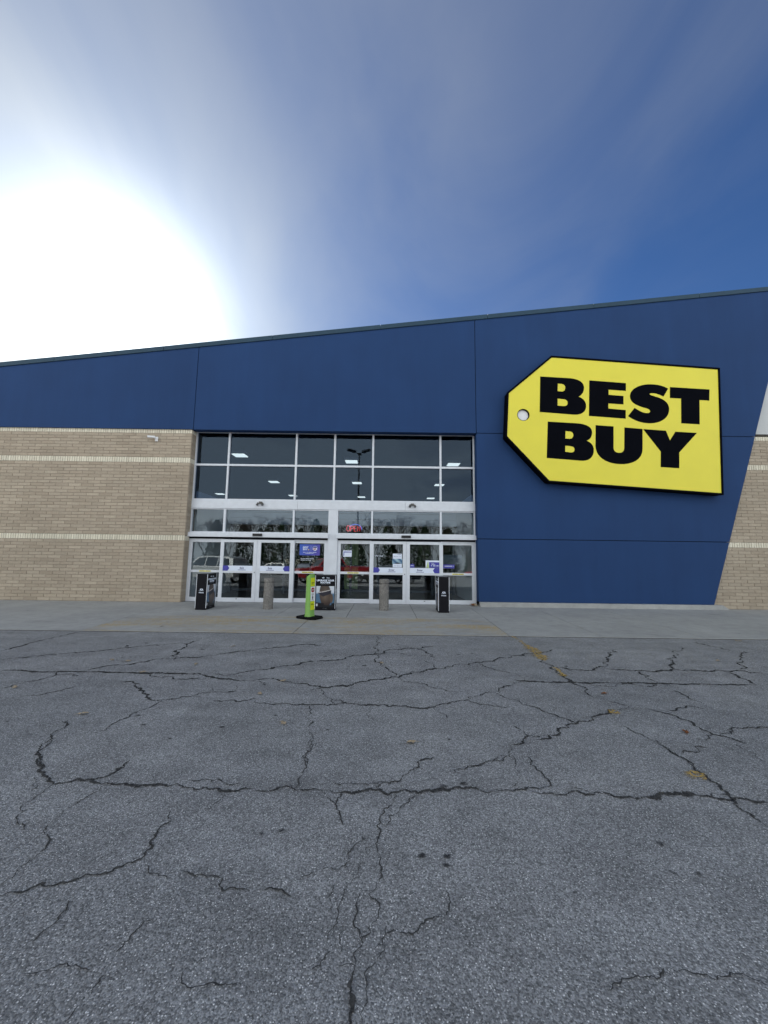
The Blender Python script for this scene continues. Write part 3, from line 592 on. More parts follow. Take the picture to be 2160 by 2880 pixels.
def flat_obj(name, vs_, fs, dep, mat, z, parent):
    me = bpy.data.meshes.new(name); me.from_pydata([(x, y, z) for x, y, _ in vs_], [], fs)
    at = me.attributes.new('depth', 'FLOAT', 'POINT'); at.data.foreach_set('value', dep)
    return link(name, me, mat, parent)
for i, (w, pts) in enumerate(CRACKS):
    ww = min(w, 0.032)*0.39; straight = 0.30 if i in (2, 45) else 1.0; ww *= 1.5 if i in (2, 45) else 1.2 if sum(p[1] for p in pts)/len(pts) < 3.2 else 1.0
    flat_obj('crack', *ribbon(pts, ww, seed=i, rough=straight), M['crack'], 0.0030 + 0.00002*i, lot)
for i, (x, y) in enumerate(STAINS):
    rnd = random.Random(90+i); r = rnd.uniform(0.010, 0.022)*(1 + 0.28*y); n = 14
    vs_ = [(x, y, 0)]; dep = [1.0]
    for k in range(n):
        a = 2*math.pi*k/n; q = r*rnd.uniform(0.7, 1.2); vs_.append((x+q*math.cos(a), y+q*0.75*math.sin(a), 0)); dep.append(0.0)
    z = 0.0062 if y < 7.6 else 0.0165
    flat_obj('stain', vs_, [(0, k+1, (k+1) % n+1) for k in range(n)], dep, M['stain'], z, lot)
for i, pts in enumerate(PAINT):
    w = (0.05, 0.045, 0.06, 0.05, 0.07)[i]
    v, f, d = ribbon(pts, w*0.8, step=0.04, seed=300+i, rough=0.3)
    flat_obj('painted_line', v, f, d, M['paint'], 0.0080, lot)

side = MB().box(-40, 40, 7.70, 13.0, -0.05, 0.004).build('sidewalk', M['joint'])
tag(side, 'grey concrete sidewalk along the store front', 'sidewalk', kind='structure')
def slab(poly, mat):
    c = (sum(p[0] for p in poly)/len(poly), sum(p[1] for p in poly)/len(poly))
    g = 0.006; q = []
    for x, y in poly:
        d = Vector((c[0]-x, c[1]-y)); q.append((x + math.copysign(g, d.x), y + math.copysign(g, d.y)))
    o = MB().prism_z(q, -0.04, 0.013 + random.uniform(-0.0015, 0.0015)).build('slab', mat, side, bevel=0.003)
    return o
FR = 7.72
LJ = lambda y: -6.29 + (11.68-y)*0.103       # the joint on the left runs slightly askew
RJ = lambda y: 2.63 - (11.68-y)*0.036
ys0, ys1 = 9.70, 12.62
xs = [LJ(11), -4.45, -2.67, -0.90, 0.85, RJ(11)]
for i in range(5):
    a0 = LJ(ys0) if i == 0 else xs[i]; a1 = LJ(ys1) if i == 0 else xs[i]
    b0 = RJ(ys0) if i == 4 else xs[i+1]; b1 = RJ(ys1) if i == 4 else xs[i+1]
    slab([(a0, ys0), (b0, ys0), (b1, ys1), (a1, ys1)], M['concrete'])
slab([(LJ(FR), FR), (-1.75, FR), (-1.75, ys0), (LJ(ys0), ys0)], M['yconcrete'])
slab([(-1.75, FR), (RJ(FR), FR), (RJ(ys0), ys0), (-1.75, ys0)], M['yconcrete'])
xl = [-39, -30, -22, -14.2]
for a, b in zip(xl[:-1], xl[1:]): slab([(a, FR), (b, FR), (b, 12.6), (a, 12.6)], M['concrete'])
slab([(-14.2, FR), (LJ(FR), FR), (LJ(12.6), 12.6), (-14.2, 12.6)], M['concrete'])
xr = [(RJ(FR), RJ(12.6)), (4.32, 4.62), (6.36, 6.55), (8.45, 8.6), (10.6, 10.7), (14.5, 14.5), (22, 22), (39, 39)]
for (a0, a1), (b0, b1) in zip(xr[:-1], xr[1:]): slab([(a0, FR), (b0, FR), (b1, 12.6), (a1, 12.6)], M['concrete'])

# ------------------------------------------------------------------ the store
YB, YBR, YG = 12.14, 12.20, 12.50            # blue panels, brick face, glazing
XL, XR = -6.30, 2.97                         # opening
store = empty('store_building', (0, 12.2, 0))
tag(store, 'blue and tan brick big box store with a rising parapet and glazed entrance', 'building')
par = lambda x: 7.70 + 0.1187*(x + 12.8)     # parapet height
ZF = 5.535                                   # underside of the blue fascia
edge_x = lambda z: 10.27 + (z - 0.14)*0.329  # the slanted right end of the blue wall

gap = 0.009
def panel(poly, y0=YB, y1=12.42, name='wall_panel'):
    return MB().prism_y(poly, y0, y1).build(name, M['blue'], store, bevel=0.006)
panel([(-20, ZF+0.01), (XL+0.055-gap, ZF+0.01), (XL+0.055-gap, par(XL+0.05)), (-20, par(-20))])
panel([(XL+0.055+gap, ZF), (XR-gap, ZF), (XR-gap, par(XR)), (XL+0.055+gap, par(XL+0.06))])
ztop = 10.6; xt = edge_x(ztop)
panel([(XR+gap, 5.535+gap), (edge_x(5.535+gap), 5.535+gap), (xt, ztop), (xt, par(xt)), (XR+gap, par(XR))])
panel([(XR, 2.098+gap), (edge_x(2.098+gap), 2.098+gap), (edge_x(5.535-gap), 5.535-gap), (XR, 5.535-gap)])
panel([(XR, 0.15), (edge_x(0.15), 0.15), (edge_x(2.098-gap), 2.098-gap), (XR, 2.098-gap)])
# backing behind the panels (what the seams show)
MB().prism_y([(-20, ZF+0.05), (edge_x(ZF)-0.06, ZF+0.05), (xt-0.06, ztop), (xt-0.06, par(xt)-0.05), (-20, par(-20)-0.05)], YB+0.03, 12.9).build('backing', M['dark'], store)
MB().prism_y([(XR+0.03, 0.15), (edge_x(0.15)-0.05, 0.15), (edge_x(5.5)-0.05, 5.585), (XR+0.03, 5.585)], YB+0.03, 12.9).build('backing', M['dark'], store)
# coping along the parapet, in lengths
cx = [-20.0, -14.6, -11.0, -7.4, -3.8, -0.2, 3.4, 7.0, 10.6, xt+0.06]
for a, b in zip(cx[:-1], cx[1:]):
    MB().prism_y([(a+0.004, par(a)-0.115), (b-0.004, par(b)-0.115), (b-0.004, par(b)+0.035), (a+0.004, par(a)+0.035)], YB-0.035, 12.95).build('coping', M['coping'], store, bevel=0.006)
MB().box(-20, 30, 12.9, 62, 6.6, 6.9).build('roof', M['ceil'], store)
# grey stucco and brick beyond the slanted edge
MB().prism_y([(11.6, 5.66), (30, 5.66), (30, 8.2), (11.6, 8.2)], YBR+0.06, 12.9).build('stucco_panel', M['grey_stucco'], store)
MB().prism_y([(11.6, 8.21), (30, 8.21), (30, 8.33), (11.6, 8.33)], YBR+0.02, 12.92).build('coping', M['coping'], store)
MB().box(XR+0.02, 10.45, 12.03, 12.2, 0.0, 0.148).build('plinth', M['concrete'], store, bevel=0.012)
MB().add([(10.452, 12.03, 0), (10.72, 12.10, 0), (10.72, 12.2, 0), (10.452, 12.2, 0), (10.452, 12.03, 0.148), (10.452, 12.2, 0.148)], [(0,1,4),(0,3,2,1),(1,2,5,4),(2,3,5),(0,4,5,3)]).build('plinth', M['concrete'], store)

# brick walls: real bricks on a mortar backing
BL_, BH = 0.406, 0.0
def brick_mesh(w, h, d=0.02, c=0.004, name='brick'):
    b = MB(); x, z = w/2, h/2
    b.v = [(-x,0,-z),(x,0,-z),(x,0,z),(-x,0,z), (-x+c,-d,-z+c),(x-c,-d,-z+c),(x-c,-d,z-c),(-x+c,-d,z-c)]
    b.f = [(4,5,6,7),(0,1,5,4),(1,2,6,5),(2,3,7,6),(3,0,4,7)]
    me = b.mesh(name); return me, b
CR = [(0.02, 1.925, 19), (2.098, 4.437, 23), (4.617, 5.412, 8)]
BANDS = [(1.925, 2.098), (4.437, 4.617), (5.412, ZF+0.02)]
def brick_wall(x0, x1, vis0, vis1, quota, xmin_fn, anchor):
    """x0..x1 full extent, vis0..vis1 the stretch in view; xmin_fn(z): left limit hidden behind the slanted panel"""
    w = MB()
    w.box(x0, x1, YBR+0.005, 12.9, 0, BANDS[-1][1])
    wall = w.build('brick_wall', M['mortar'], store)
    cells = []; sold = []
    for (z0, z1, n) in CR:
        h = (z1-z0)/n
        for r in range(n):
            zc = z0 + (r+0.5)*h; o = (r % 2)*BL_/2
            k = 0
            x = anchor - o if anchor == x1 else anchor + o - BL_
            full = []
            if anchor == x1:
                if o: full.append((x1 - o, x1))
                xx = x1 - o
                while xx > x0: full.append((max(xx-BL_, x0), xx)); xx -= BL_
            else:
                xx = x0 - o
                while xx < x1: full.append((max(xx, x0), min(xx+BL_, x1))); xx += BL_
            for a, b in full:
                if b - a < 0.05 or b < xmin_fn(zc) - 0.05: continue
                cells.append((a, b, zc, h))
    for (z0, z1) in BANDS:
        n = int((x1-x0)/0.0765)
        for i in range(n):
            b = x1 - i*0.0765 if anchor == x1 else x0 + (i+1)*0.0765
            if b < xmin_fn((z0+z1)/2) - 0.05: continue
            sold.append((b-0.0765, b, (z0+z1)/2, z1-z0))
    rnd = random.Random(5)
    def lay(cells, nm, mats, quota):
        near = sorted(cells, key=lambda c: abs((c[0]+c[1])/2) + (0 if vis0 < (c[0]+c[1])/2 < vis1 else 1000))
        cache = {}; st = MB()
        for i, (a, b, zc, h) in enumerate(near):
            j = 0.010; ww, hh = round(b-a-j, 3), round(h-j, 4); dy = rnd.uniform(-0.0025, 0.0025)
            if i < quota:
                if (ww, hh) not in cache:
                    cache[(ww, hh)] = brick_mesh(ww, hh, name=nm)[0]; cache[(ww, hh)].materials.append(mats[0])
                o = bpy.data.objects.new(nm, cache[(ww, hh)]); COL.objects.link(o); o.parent = wall
                o.location = ((a+b)/2, YBR + 0.0146 + dy - 12.2, zc)
            else:
                bm = brick_mesh(ww, hh)[1] if False else None
                x, z, c, d = ww/2, hh/2, 0.004, 0.02; X, Y = (a+b)/2, YBR+0.0146+dy
                st.add([(X-x,Y,zc-z),(X+x,Y,zc-z),(X+x,Y,zc+z),(X-x,Y,zc+z),(X-x+c,Y-d,zc-z+c),(X+x-c,Y-d,zc-z+c),(X+x-c,Y-d,zc+z-c),(X-x+c,Y-d,zc+z-c)],
                       [(4,5,6,7),(0,1,5,4),(1,2,6,5),(2,3,7,6),(3,0,4,7)])
        if st.v:
            tag(st.build(nm + '_field', mats[1], wall), kind='stuff')
    lay(cells, 'brick', (M['brick'], M['brick_s']), quota[0])
    lay(sold, 'soldier_brick', (M['soldier'], M['soldier_s']), quota[1])
    return wall
bwl = brick_wall(-20.0, XL, -12.6, XL, (215, 250), lambda z: -99, XL)
bwr = brick_wall(10.2, 16.0, 10.2, 12.9, (80, 45), lambda z: edge_x(z), 10.2)
# brick returning into the opening on the left, and the dark soffit
rr = MB()
for (z0, z1, n) in CR:
    h = (z1-z0)/n
    for r in range(n): rr.box(XL-0.001, XL+0.010, YBR+0.02, 12.46, z0+r*h+0.005, z0+(r+1)*h-0.005)
tag(rr.build('return_course', M['brick_s'], bwl), kind='stuff')
rs = MB()
for z0, z1 in BANDS: rs.box(XL-0.001, XL+0.010, YBR+0.02, 12.46, z0+0.005, z1-0.03)
tag(rs.build('return_band', M['soldier_s'], bwl), kind='stuff')

# ------------------------------------------------------------------ glazing
def frame_bars(bars, name, mat, parent, y0, y1, bevel=0.004):
    m = MB()
    for x0, x1, z0, z1 in bars: m.box(x0, x1, y0, y1, z0, z1)
    return m.build(name, mat, parent, bevel=bevel)
def pane(x0, x1, z0, z1, y, mat, parent, tilt=0.0):
    a = math.tan(tilt)*(z1-z0)/2; t = 0.008
    m = MB().add([(x0,y-a,z0),(x1,y-a,z0),(x1,y-a+t,z0),(x0,y-a+t,z0),(x0,y+a,z1),(x1,y+a,z1),(x1,y+a+t,z1),(x0,y+a+t,z1)],
                 [(0,3,2,1),(4,5,6,7),(0,1,5,4),(1,2,6,5),(2,3,7,6),(3,0,4,7)])
    return m.build('pane', mat, parent)
XF0, XF1 = -6.36+0.045, 3.0-0.02
mul = [(-5.215, -5.155), (-2.972, -2.908), (-1.692, -1.628), (-0.418, -0.356), (1.822, 1.886)]
e0, e1 = XF0+0.055, XF1-0.045
def bays(): 
    xs = [e0] + [v for m_ in mul for v in m_] + [e1]
    return [(xs[i], xs[i+1]) for i in range(0, len(xs), 2)]
bars = [(XF0, e0, 3.262, 5.62), (e1, XF1, 3.262, 5.62)]
for b in bays():
    bars += [(b[0], b[1], 5.552, 5.62), (b[0], b[1], 4.422, 4.488), (b[0], b[1], 3.262, 3.322)]
for a, b in mul: bars.append((a, b, 3.262, 5.62))
uw = frame_bars(bars, 'upper_window', M['alu'], store, YG-0.02, YG+0.10)
for a, b in bays():
    for z0, z1 in ((4.488, 5.552), (3.322, 4.422)): pane(a-0.01, b+0.01, z0-0.01, z1+0.01, YG+0.045, M['glass_up'], uw)
# white sheet-metal band with seams
for a, b in ((XF0, -2.83), (-2.824, 0.69), (0.696, XF1)):
    MB().box(a, b, YG-0.045, YG+0.08, 3.002, 3.258).build('header_panel', M['alu'], store, bevel=0.003)
PX0, PX1 = -1.808, -1.492
tmul = [(-5.235, -5.160), (-2.978, -2.915), (-0.416, -0.356), (1.824, 1.888)]
def tb(xa, xb, ms):
    xs = [xa] + [v for m_ in ms for v in m_] + [xb]; return [(xs[i], xs[i+1]) for i in range(0, len(xs), 2)]
tbays = tb(e0, PX0, tmul[:2]) + tb(PX1, e1, tmul[2:])
bars = [(XF0, e0, 2.215, 2.998), (e1, XF1, 2.215, 2.998)] + [(a, b, 2.215, 2.998) for a, b in tmul]
for a, b in tbays: bars += [(a, b, 2.965, 2.998), (a, b, 2.215, 2.245)]
tw = frame_bars(bars, 'transom_window', M['alu'], store, YG-0.02, YG+0.09)
for a, b in tbays: pane(a-0.01, b+0.01, 2.235, 2.975, YG+0.04, M['glass_door'], tw)
MB().box(PX0, PX1, YG-0.045, YG+0.12, 0.012, 2.999).build('center_post', M['alu'], store, bevel=0.004)
# sliding-door headers, with a near-black strip standing in for the shaded gap below
for a, b in ((XF0-0.01, PX0+0.03), (PX1-0.03, XF1+0.01)):
    h = MB().box(a, b, YG-0.15, YG+0.08, 2.068, 2.214).build('door_header', M['alu'], store, bevel=0.006)
    MB().box(a+0.02, b-0.02, YG-0.03, YG+0.07, 2.012, 2.066).build('dark_gap', M['dark'], h)
for x in (-4.05, 0.72):
    s_ = MB().box(x-0.15, x+0.15, YG-0.205, YG-0.152, 2.105, 2.185).build('door_sensor', M['black_plastic'], store, bevel=0.012)
TILT = R(1.0)
def leaf(x0, x1, g0, g1, y, bottom_top, rail, top, zt, name, film=None):
    """an aluminium framed glazed leaf or side light: stiles, top, middle and bottom rail, two panes"""
    d = 0.05
    bars = [(x0, g0, 0.018, zt), (g1, x1, 0.018, zt), (g0, g1, 0.018, bottom_top), (g0, g1, rail[0], rail[1]), (g0, g1, top, zt)]
    o = frame_bars(bars, name, M['alu'], store, y, y+d, 0.003)
    pane(g0-0.008, g1+0.008, bottom_top-0.006, rail[0]+0.006, y+0.022, M['glass_door'], o, TILT)
    pane(g0-0.008, g1+0.008, rail[1]-0.006, top+0.006, y+0.022, M['glass_door'], o, TILT)
    return o
YS, YL = YG, YG-0.075
S1 = leaf(-6.315, -5.20, -6.187, -5.244, YS, 0.150, (0.930, 1.008), 1.900, 2.010, 'side_light')
S2 = leaf(-2.90, -1.812, -2.867, -1.919, YS, 0.150, (0.930, 1.008), 1.900, 2.010, 'side_light')
S3 = leaf(-1.488, -0.40, -1.386, -0.442, YS, 0.150, (0.930, 1.008), 1.900, 2.010, 'side_light')
S4 = leaf(1.86, 2.974, 1.914, 2.857, YS, 0.150, (0.930, 1.008), 1.900, 2.010, 'side_light')
L1 = leaf(-5.245, -4.070, -5.134, -4.182, YL, 0.148, (0.925, 0.993), 1.902, 1.990, 'sliding_door')
L2 = leaf(-4.064, -2.867, -3.943, -3.000, YL, 0.148, (0.925, 0.993), 1.902, 1.990, 'sliding_door')
L3 = leaf(-0.442, 0.731, -0.316, 0.623, YL, 0.148, (0.925, 0.993), 1.902, 1.990, 'sliding_door')
L4 = leaf(0.737, 1.914, 0.851, 1.797, YL, 0.148, (0.925, 0.993), 1.902, 1.990, 'sliding_door')
# white jamb post beside the first side light, thresholds, finger latches, push buttons
MB().box(XF0-0.02, -6.318, YS-0.01, YS+0.08, 0.013, 2.06).build('jamb', M['alu'], store, bevel=0.003)
MB().box(2.976, XF1+0.01, YS-0.01, YS+0.08, 0.013, 2.06).build('jamb', M['alu'], store, bevel=0.003)
MB().box(XF0, XF1, YL-0.04, YG+0.12, 0.0, 0.017).build('threshold', M['alu_grey'], store)
for x, p in ((-4.118, L1), (0.682, L3)):
    MB().box(x-0.012, x+0.012, YL-0.012, YL+0.001, 0.93, 0.965).build('lock', M['alu_grey'], p)
for x, p in ((-4.65, L1), (1.32, L4)):
    MB().box(x-0.022, x+0.022, YL-0.006, YL+0.001, 0.105, 0.122).build('latch', M['black_plastic'], p)
MB().box(-6.352, -6.325, YS-0.035, YS-0.011, 1.10, 1.18).build('push_button', M['alu_grey'], store, bevel=0.003)

def film_sign(door, x0, x1, word, arrow_left, cx):
    z0, z1, y = 0.994, 1.156, YL-0.004
    o = MB().box(x0, x1, y, y+0.003, z0, z1).build('film_band', M['film'], door)
    a = 0.20 if not arrow_left else 0.20
    zc = (z0+z1)/2
    if arrow_left: poly = [(x0, z0), (x0+0.155, z0), (x0+0.21, zc), (x0+0.155, z1), (x0, z1)]
    else: poly = [(x1-0.155, z0), (x1, z0), (x1, z1), (x1-0.155, z1), (x1-0.21, zc)]
    MB().prism_y(poly, y-0.004, y-0.001).build('arrow', M['purple'], door)
    put('lettering', text_mesh(word, 0.13 if word == 'Exit' else 0.18, 0.01), M['ink'], door, (cx, y-0.003, zc+0.010))
    MB().box(cx-0.125, cx+0.125, y-0.004, y-0.001, zc-0.058, zc-0.046).build('underline', M['ink'], door)
film_sign(L1, -5.134, -4.182, 'Exit', True, -4.52)
film_sign(L2, -3.943, -3.000, 'Exit', False, -3.62)
film_sign(L3, -0.316, 0.623, 'Enter', True, 0.27)
film_sign(L4, 0.851, 1.797, 'Enter', False, 1.175)
for x, p in ((-5.73, S1), (-2.43, S2), (-0.97, S3), (2.405, S4)):
    o = MB().box(x-0.185, x+0.185, YS-0.004, YS-0.001, 0.950, 0.990).build('sticker', M['ysticker'], p)
    mk = MB(); rnd = random.Random(int(x*100))
    t = x-0.165
    while t < x+0.16:
        w = rnd.uniform(0.012, 0.02)
        if not (-0.012 < t-x < 0.02): mk.box(t, t+w*0.7, YS-0.006, YS-0.0045, 0.962, 0.979)
        t += w
    mk.build('print_marks', M['joint'], p)
# posters and notices stuck to the glass
def notice(name, p, x0, x1, z0, z1, mat, y=YS+0.012):
    return MB().box(x0, x1, y, y+0.002, z0, z1).build(name, mat, p)
def grid_print(name, x0, x1, z0, z1, y, nx, nz, fn, parent, local=False):
    """a flat printed sheet whose ink is stored per vertex"""
    vs_, fs, cols = [], [], []
    off = Vector((0, 0, 0)) if local else Vector(root_of(parent).location)
    for j in range(nz+1):
        for i in range(nx+1):
            u, v = i/nx, j/nz
            vs_.append((x0+(x1-x0)*u-off.x, y-off.y, z0+(z1-z0)*v-off.z)); cols.append(fn(u, v))
    for j in range(nz):
        for i in range(nx):
            a = j*(nx+1)+i; fs.append((a, a+1, a+nx+2, a+nx+1))
    me = bpy.data.meshes.new(name); me.from_pydata(vs_, [], fs)
    at = me.color_attributes.new('print', 'FLOAT_COLOR', 'POINT')
    for k, c in enumerate(cols): at.data[k].color = (*c, 1)
    return link(name, me, M['print'], parent)
lerp = lambda a, b, t: tuple(x+(y-x)*t for x, y in zip(a, b))
yp = YS+0.004
MB().box(-2.715, -2.058, yp+0.002, yp+0.006, 1.513, 1.868).build('poster_board', M['purple'], S2)
grid_print('poster', -2.715, -2.058, 1.513, 1.868, yp, 12, 6, lambda u, v: lerp((0.035, 0.115, 0.50), (0.085, 0.065, 0.36), min(1, max(0, u*0.8+0.25*(1-v)))), S2)
put('lettering', text_mesh('BEST', 0.18, 0.03, 0.055), M['film'], S2, (-2.52, yp-0.003, 1.77))
put('lettering', text_mesh('BUY', 0.145, 0.03, 0.055), M['film'], S2, (-2.532, yp-0.003, 1.705))
MB().prism_y([(-2.447, 1.690), (-2.435, 1.680), (-2.405, 1.683), (-2.405, 1.708), (-2.437, 1.711), (-2.447, 1.702)], yp-0.004, yp-0.001).build('tag_mark', M['ysticker'], S2)
MB().box(-2.349, -2.345, yp-0.004, yp-0.001, 1.66, 1.82).build('divider', M['film'], S2)
shield = [(-2.215, 1.658), (-2.165, 1.680), (-2.150, 1.70), (-2.150, 1.79), (-2.185, 1.798), (-2.215, 1.815), (-2.245, 1.798), (-2.290, 1.79), (-2.290, 1.70), (-2.272, 1.680)]
MB().prism_y(shield, yp-0.004, yp-0.001).build('shield', M['film'], S2)
MB().prism_y([(-2.282, 1.755), (-2.158, 1.755), (-2.158, 1.783), (-2.19, 1.79), (-2.215, 1.805), (-2.24, 1.79), (-2.282, 1.783)], yp-0.007, yp-0.005).build('shield_top', M['ink'], S2)
put('lettering', text_mesh('NFL', 0.105, 0.03, 0.06), M['red'], S2, (-2.22, yp-0.006, 1.712))
def fake_line(p, x0, x1, z, h, mat, seed, y):
    m = MB(); r_ = random.Random(seed); t = x0
    while t < x1:
        w = r_.uniform(0.010, 0.016)*h/0.012
        if r_.random() > 0.13: m.box(t, min(t+w*0.72, x1), y-0.003, y-0.001, z, z+h)
        t += w
    return m.build('small_print', mat, p)
fake_line(S2, -2.60, -2.17, 1.600, 0.016, M['film'], 1, yp); fake_line(S2, -2.53, -2.25, 1.567, 0.016, M['film'], 2, yp)
put('lettering', text_mesh('For your safety, security', 0.42, 0.02), M['film'], S2, (-2.46, yp, 1.408))
put('lettering', text_mesh('cameras are in use', 0.33, 0.02), M['film'], S2, (-2.505, yp, 1.362))
o = notice('notice', S3, -1.308, -1.028, 1.484, 1.686, M['film']); 
MB().box(-1.29, -1.045, YS+0.008, YS+0.011, 1.622, 1.648).build('notice_header', M['purple'], S3)
MB().box(-1.29, -1.27, YS+0.008, YS+0.011, 1.51, 1.62).build('notice_column', M['purple'], S3)
put('lettering', text_mesh('W nd', 0.26, 0.005, 0.055), M['film'], L3, (-0.15, YL+0.014, 1.523))
notice('poster', L3, 0.302, 0.592, 1.44, 1.602, M['film'], YL+0.012); notice('poster', L3, 0.302, 0.592, 1.165, 1.275, M['film'], YL+0.012)
def art(u, v):
    t = 0.5+0.5*math.sin(9*u+5*v); c = lerp((0.03, 0.10, 0.22), (0.42, 0.60, 0.68), t*(0.4+0.6*v))
    return lerp(c, (0.01, 0.015, 0.03), max(0, 1-((u-0.55)**2+(v*0.9)**2)*9))
grid_print('poster_art', 0.285, 0.605, 1.276, 1.438, YL+0.012, 24, 14, art, L3)
fake_line(L3, 0.44, 0.575, 1.57, 0.012, M['ink'], 3, YL+0.011); fake_line(L3, 0.325, 0.57, 1.50, 0.012, M['ink'], 4, YL+0.011); fake_line(L3, 0.34, 0.55, 1.205, 0.012, M['ink'], 5, YL+0.011)
notice('notice', L4, 0.857, 0.995, 1.165, 1.262, M['purple'], YL+0.012)
MB().prism_y([(0.857, 1.2625), (0.995, 1.2625), (0.926, 1.290)], YL+0.012, YL+0.014).build('notice_peak', M['purple'], L4)
fake_line(L4, 0.88, 0.97, 1.215, 0.02, M['film'], 6, YL+0.011)
notice('poster', L4, 1.357, 1.797, 1.164, 1.400, M['film'], YL+0.014)
MB().box(1.47, 1.797, YL+0.010, YL+0.013, 1.166, 1.345).build('poster_field', M['purple'], L4)
MB().prism_y([(1.375, 1.166), (1.475, 1.166), (1.455, 1.26), (1.435, 1.385), (1.40, 1.26)], YL+0.006, YL+0.009).build('poster_tree', M['pale_green'], L4)
put('lettering', text_mesh('Gifts', 0.12, 0.01), M['film'], L4, (1.60, YL+0.008, 1.285)); fake_line(L4, 1.53, 1.77, 1.215, 0.03, M['film'], 7, YL+0.009)
notice('notice', S4, 1.92, 2.296, 1.155, 1.274, M['purple'])
fake_line(S4, 1.98, 2.27, 1.21, 0.025, M['film'], 8, YS+0.010)
notice('notice', S4, 1.945, 2.55, 1.285, 1.587, simple('grey_blue_notice', (0.10, 0.125, 0.17), 0.4, 0.4), YS+0.05)

# ------------------------------------------------------------------ inside the store
MB().box(-25, 29.5, 12.62, 60, -0.02, 0.008).build('store_floor', M['floor'], store)
MB().box(-25, 29.5, 12.92, 60, 5.98, 6.1).build('store_ceiling', M['ceil'], store)
MB().box(-25, 29.5, 60, 60.2, -0.02, 6.1).build('inner_wall', M['wall_in'], store)
MB().box(-25.2, -25, 12.9, 60, -0.02, 6.1).build('inner_wall', M['wall_in'], store)
MB().box(29.5, 29.7, 12.9, 60, -0.02, 6.1).build('inner_wall', M['wall_in'], store)
MB().box(-25, XL-0.05, 12.9, 13.0, 0, 6.1).build('inner_wall', M['wall_in'], store)
MB().box(XR+0.05, 29.5, 12.9, 13.0, 0, 6.1).build('inner_wall', M['wall_in'], store)
# vestibule: a pale beam with two reveals over the inner doors, grey inner frames
bm_ = MB(); YV = 15.4
for z0, z1, d in ((2.72, 2.97, 0.0), (2.985, 3.20, 0.05), (3.215, 3.62, 0.02)): bm_.box(-6.25, 2.92, YV+d, YV+0.4, z0, z1)
bm_.build('vestibule_beam', M['soffit'], store, bevel=0.004)
for sx in (-6.30, 2.93):
    MB().box(sx, sx+0.05, 12.75, YV+0.4, 0.01, 3.6).build('vestibule_wall', M['soffit'], store)
for x in (-6.1, -5.0, -3.95, -2.9, -1.75, -1.3, -0.2, 0.9, 1.95, 2.8):
    MB().box(x-0.05, x+0.05, YV+0.05, YV+0.15, 0.01, 2.71).build('inner_post', M['alu_grey'], store)
for z in (0.08, 1.05, 2.1): MB().box(-6.1, 2.8, YV+0.16, YV+0.20, z, z+0.09).build('inner_rail', M['alu_grey'], store)
def lamp_fixture(x, y):
    t = empty('ceiling_light', (x, y, 5.80))
    tag(t, 'lit strip fixture on the dark store ceiling behind the upper windows', 'ceiling light', 'strip lights inside the store')
    h = MB().add([(-0.30,-0.08,0.06),(0.30,-0.08,0.06),(0.30,0.50,0.06),(-0.30,0.50,0.06),(-0.33,-0.10,0.18),(0.33,-0.10,0.18),(0.33,0.52,0.18),(-0.33,0.52,0.18)],
                 [(0,3,2,1),(4,5,6,7),(0,1,5,4),(1,2,6,5),(2,3,7,6),(3,0,4,7)]).build('housing', M['white'], t, local=True)
    MB().box(-0.27, 0.27, -0.05, 0.47, 0.035, 0.058).build('lens', M['lamp'], t, local=True)
for u, y in ((-6.4, 16.4), (-1.54, 17.3), (3.25, 17.6), (-6.65, 22.6), (-1.65, 22.6), (3.35, 22.9), (-12.0, 27.6), (-6.75, 27.9), (-1.7, 28.2), (3.5, 28.4), (-11.8, 22.2), (-6.9, 44), (-1.8, 44), (3.6, 44), (8.4, 44), (-12, 44)):
    lamp_fixture(u, y)
def shelf_unit(x, y, w, h):
    t = empty('shelf_unit', (x, y, 0.008)); tag(t, 'dark stocked shelf unit inside the store', 'shelf unit', 'shelf units inside the store')
    MB().box(-w/2, w/2, 0.28, 0.32, 0.01, h).build('back_panel', M['cabinet'], t, local=True)
    for s in (-1, 1): MB().box(s*w/2-0.02, s*w/2+0.02, 0, 0.279, 0.01, h).build('side_panel', M['cabinet'], t, local=True)
    for k in range(4): MB().box(-w/2+0.021, w/2-0.021, 0, 0.279, 0.1+k*(h-0.1)/4, 0.13+k*(h-0.1)/4).build('shelf', M['alu_grey'], t, local=True)
for x, y in ((-4.6, 21), (-2.4, 24), (0.6, 21), (2.2, 25), (-6.5, 25)): shelf_unit(x, y, 1.6, 1.6)
t = empty('display_panel', (-1.42, 17.2, 0.008)); tag(t, 'pale green promotional panel standing inside the entrance', 'display panel')
MB().box(-0.30, 0.30, -0.03, 0.03, 0.05, 2.05).build('board', M['pale_green'], t, local=True); MB().box(-0.35, 0.35, -0.2, 0.2, 0, 0.05).build('base', M['rubber'], t, local=True)
# neon OPEN sign hanging behind the transom
op = empty('neon_sign', (-0.977, 12.66, 2.30)); tag(op, 'red neon OPEN sign with a blue arc hanging behind the transom glass', 'neon sign')
MB().box(-0.26, 0.26, 0.02, 0.03, 0.0, 0.24).build('backer', glass('acrylic', (0.9, 0.92, 0.95), 0.03), op, local=True)
def arc(cx, cz, rx, rz, a0, a1, n=12): return [(cx+rx*math.cos(R(a0+(a1-a0)*k/n)), 0, cz+rz*math.sin(R(a0+(a1-a0)*k/n))) for k in range(n+1)]
T_ = 0.0065
MB().tube(arc(-0.195, 0.115, 0.052, 0.095, 90, 445, 18), T_).build('letter_o', M['neon_red'], op, local=True)
MB().tube([(-0.115, 0, 0.02), (-0.115, 0, 0.19)] + arc(-0.085, 0.145, 0.055, 0.045, 90, -90, 8) + [(-0.11, 0, 0.10)], T_).build('letter_p', M['neon_red'], op, local=True)
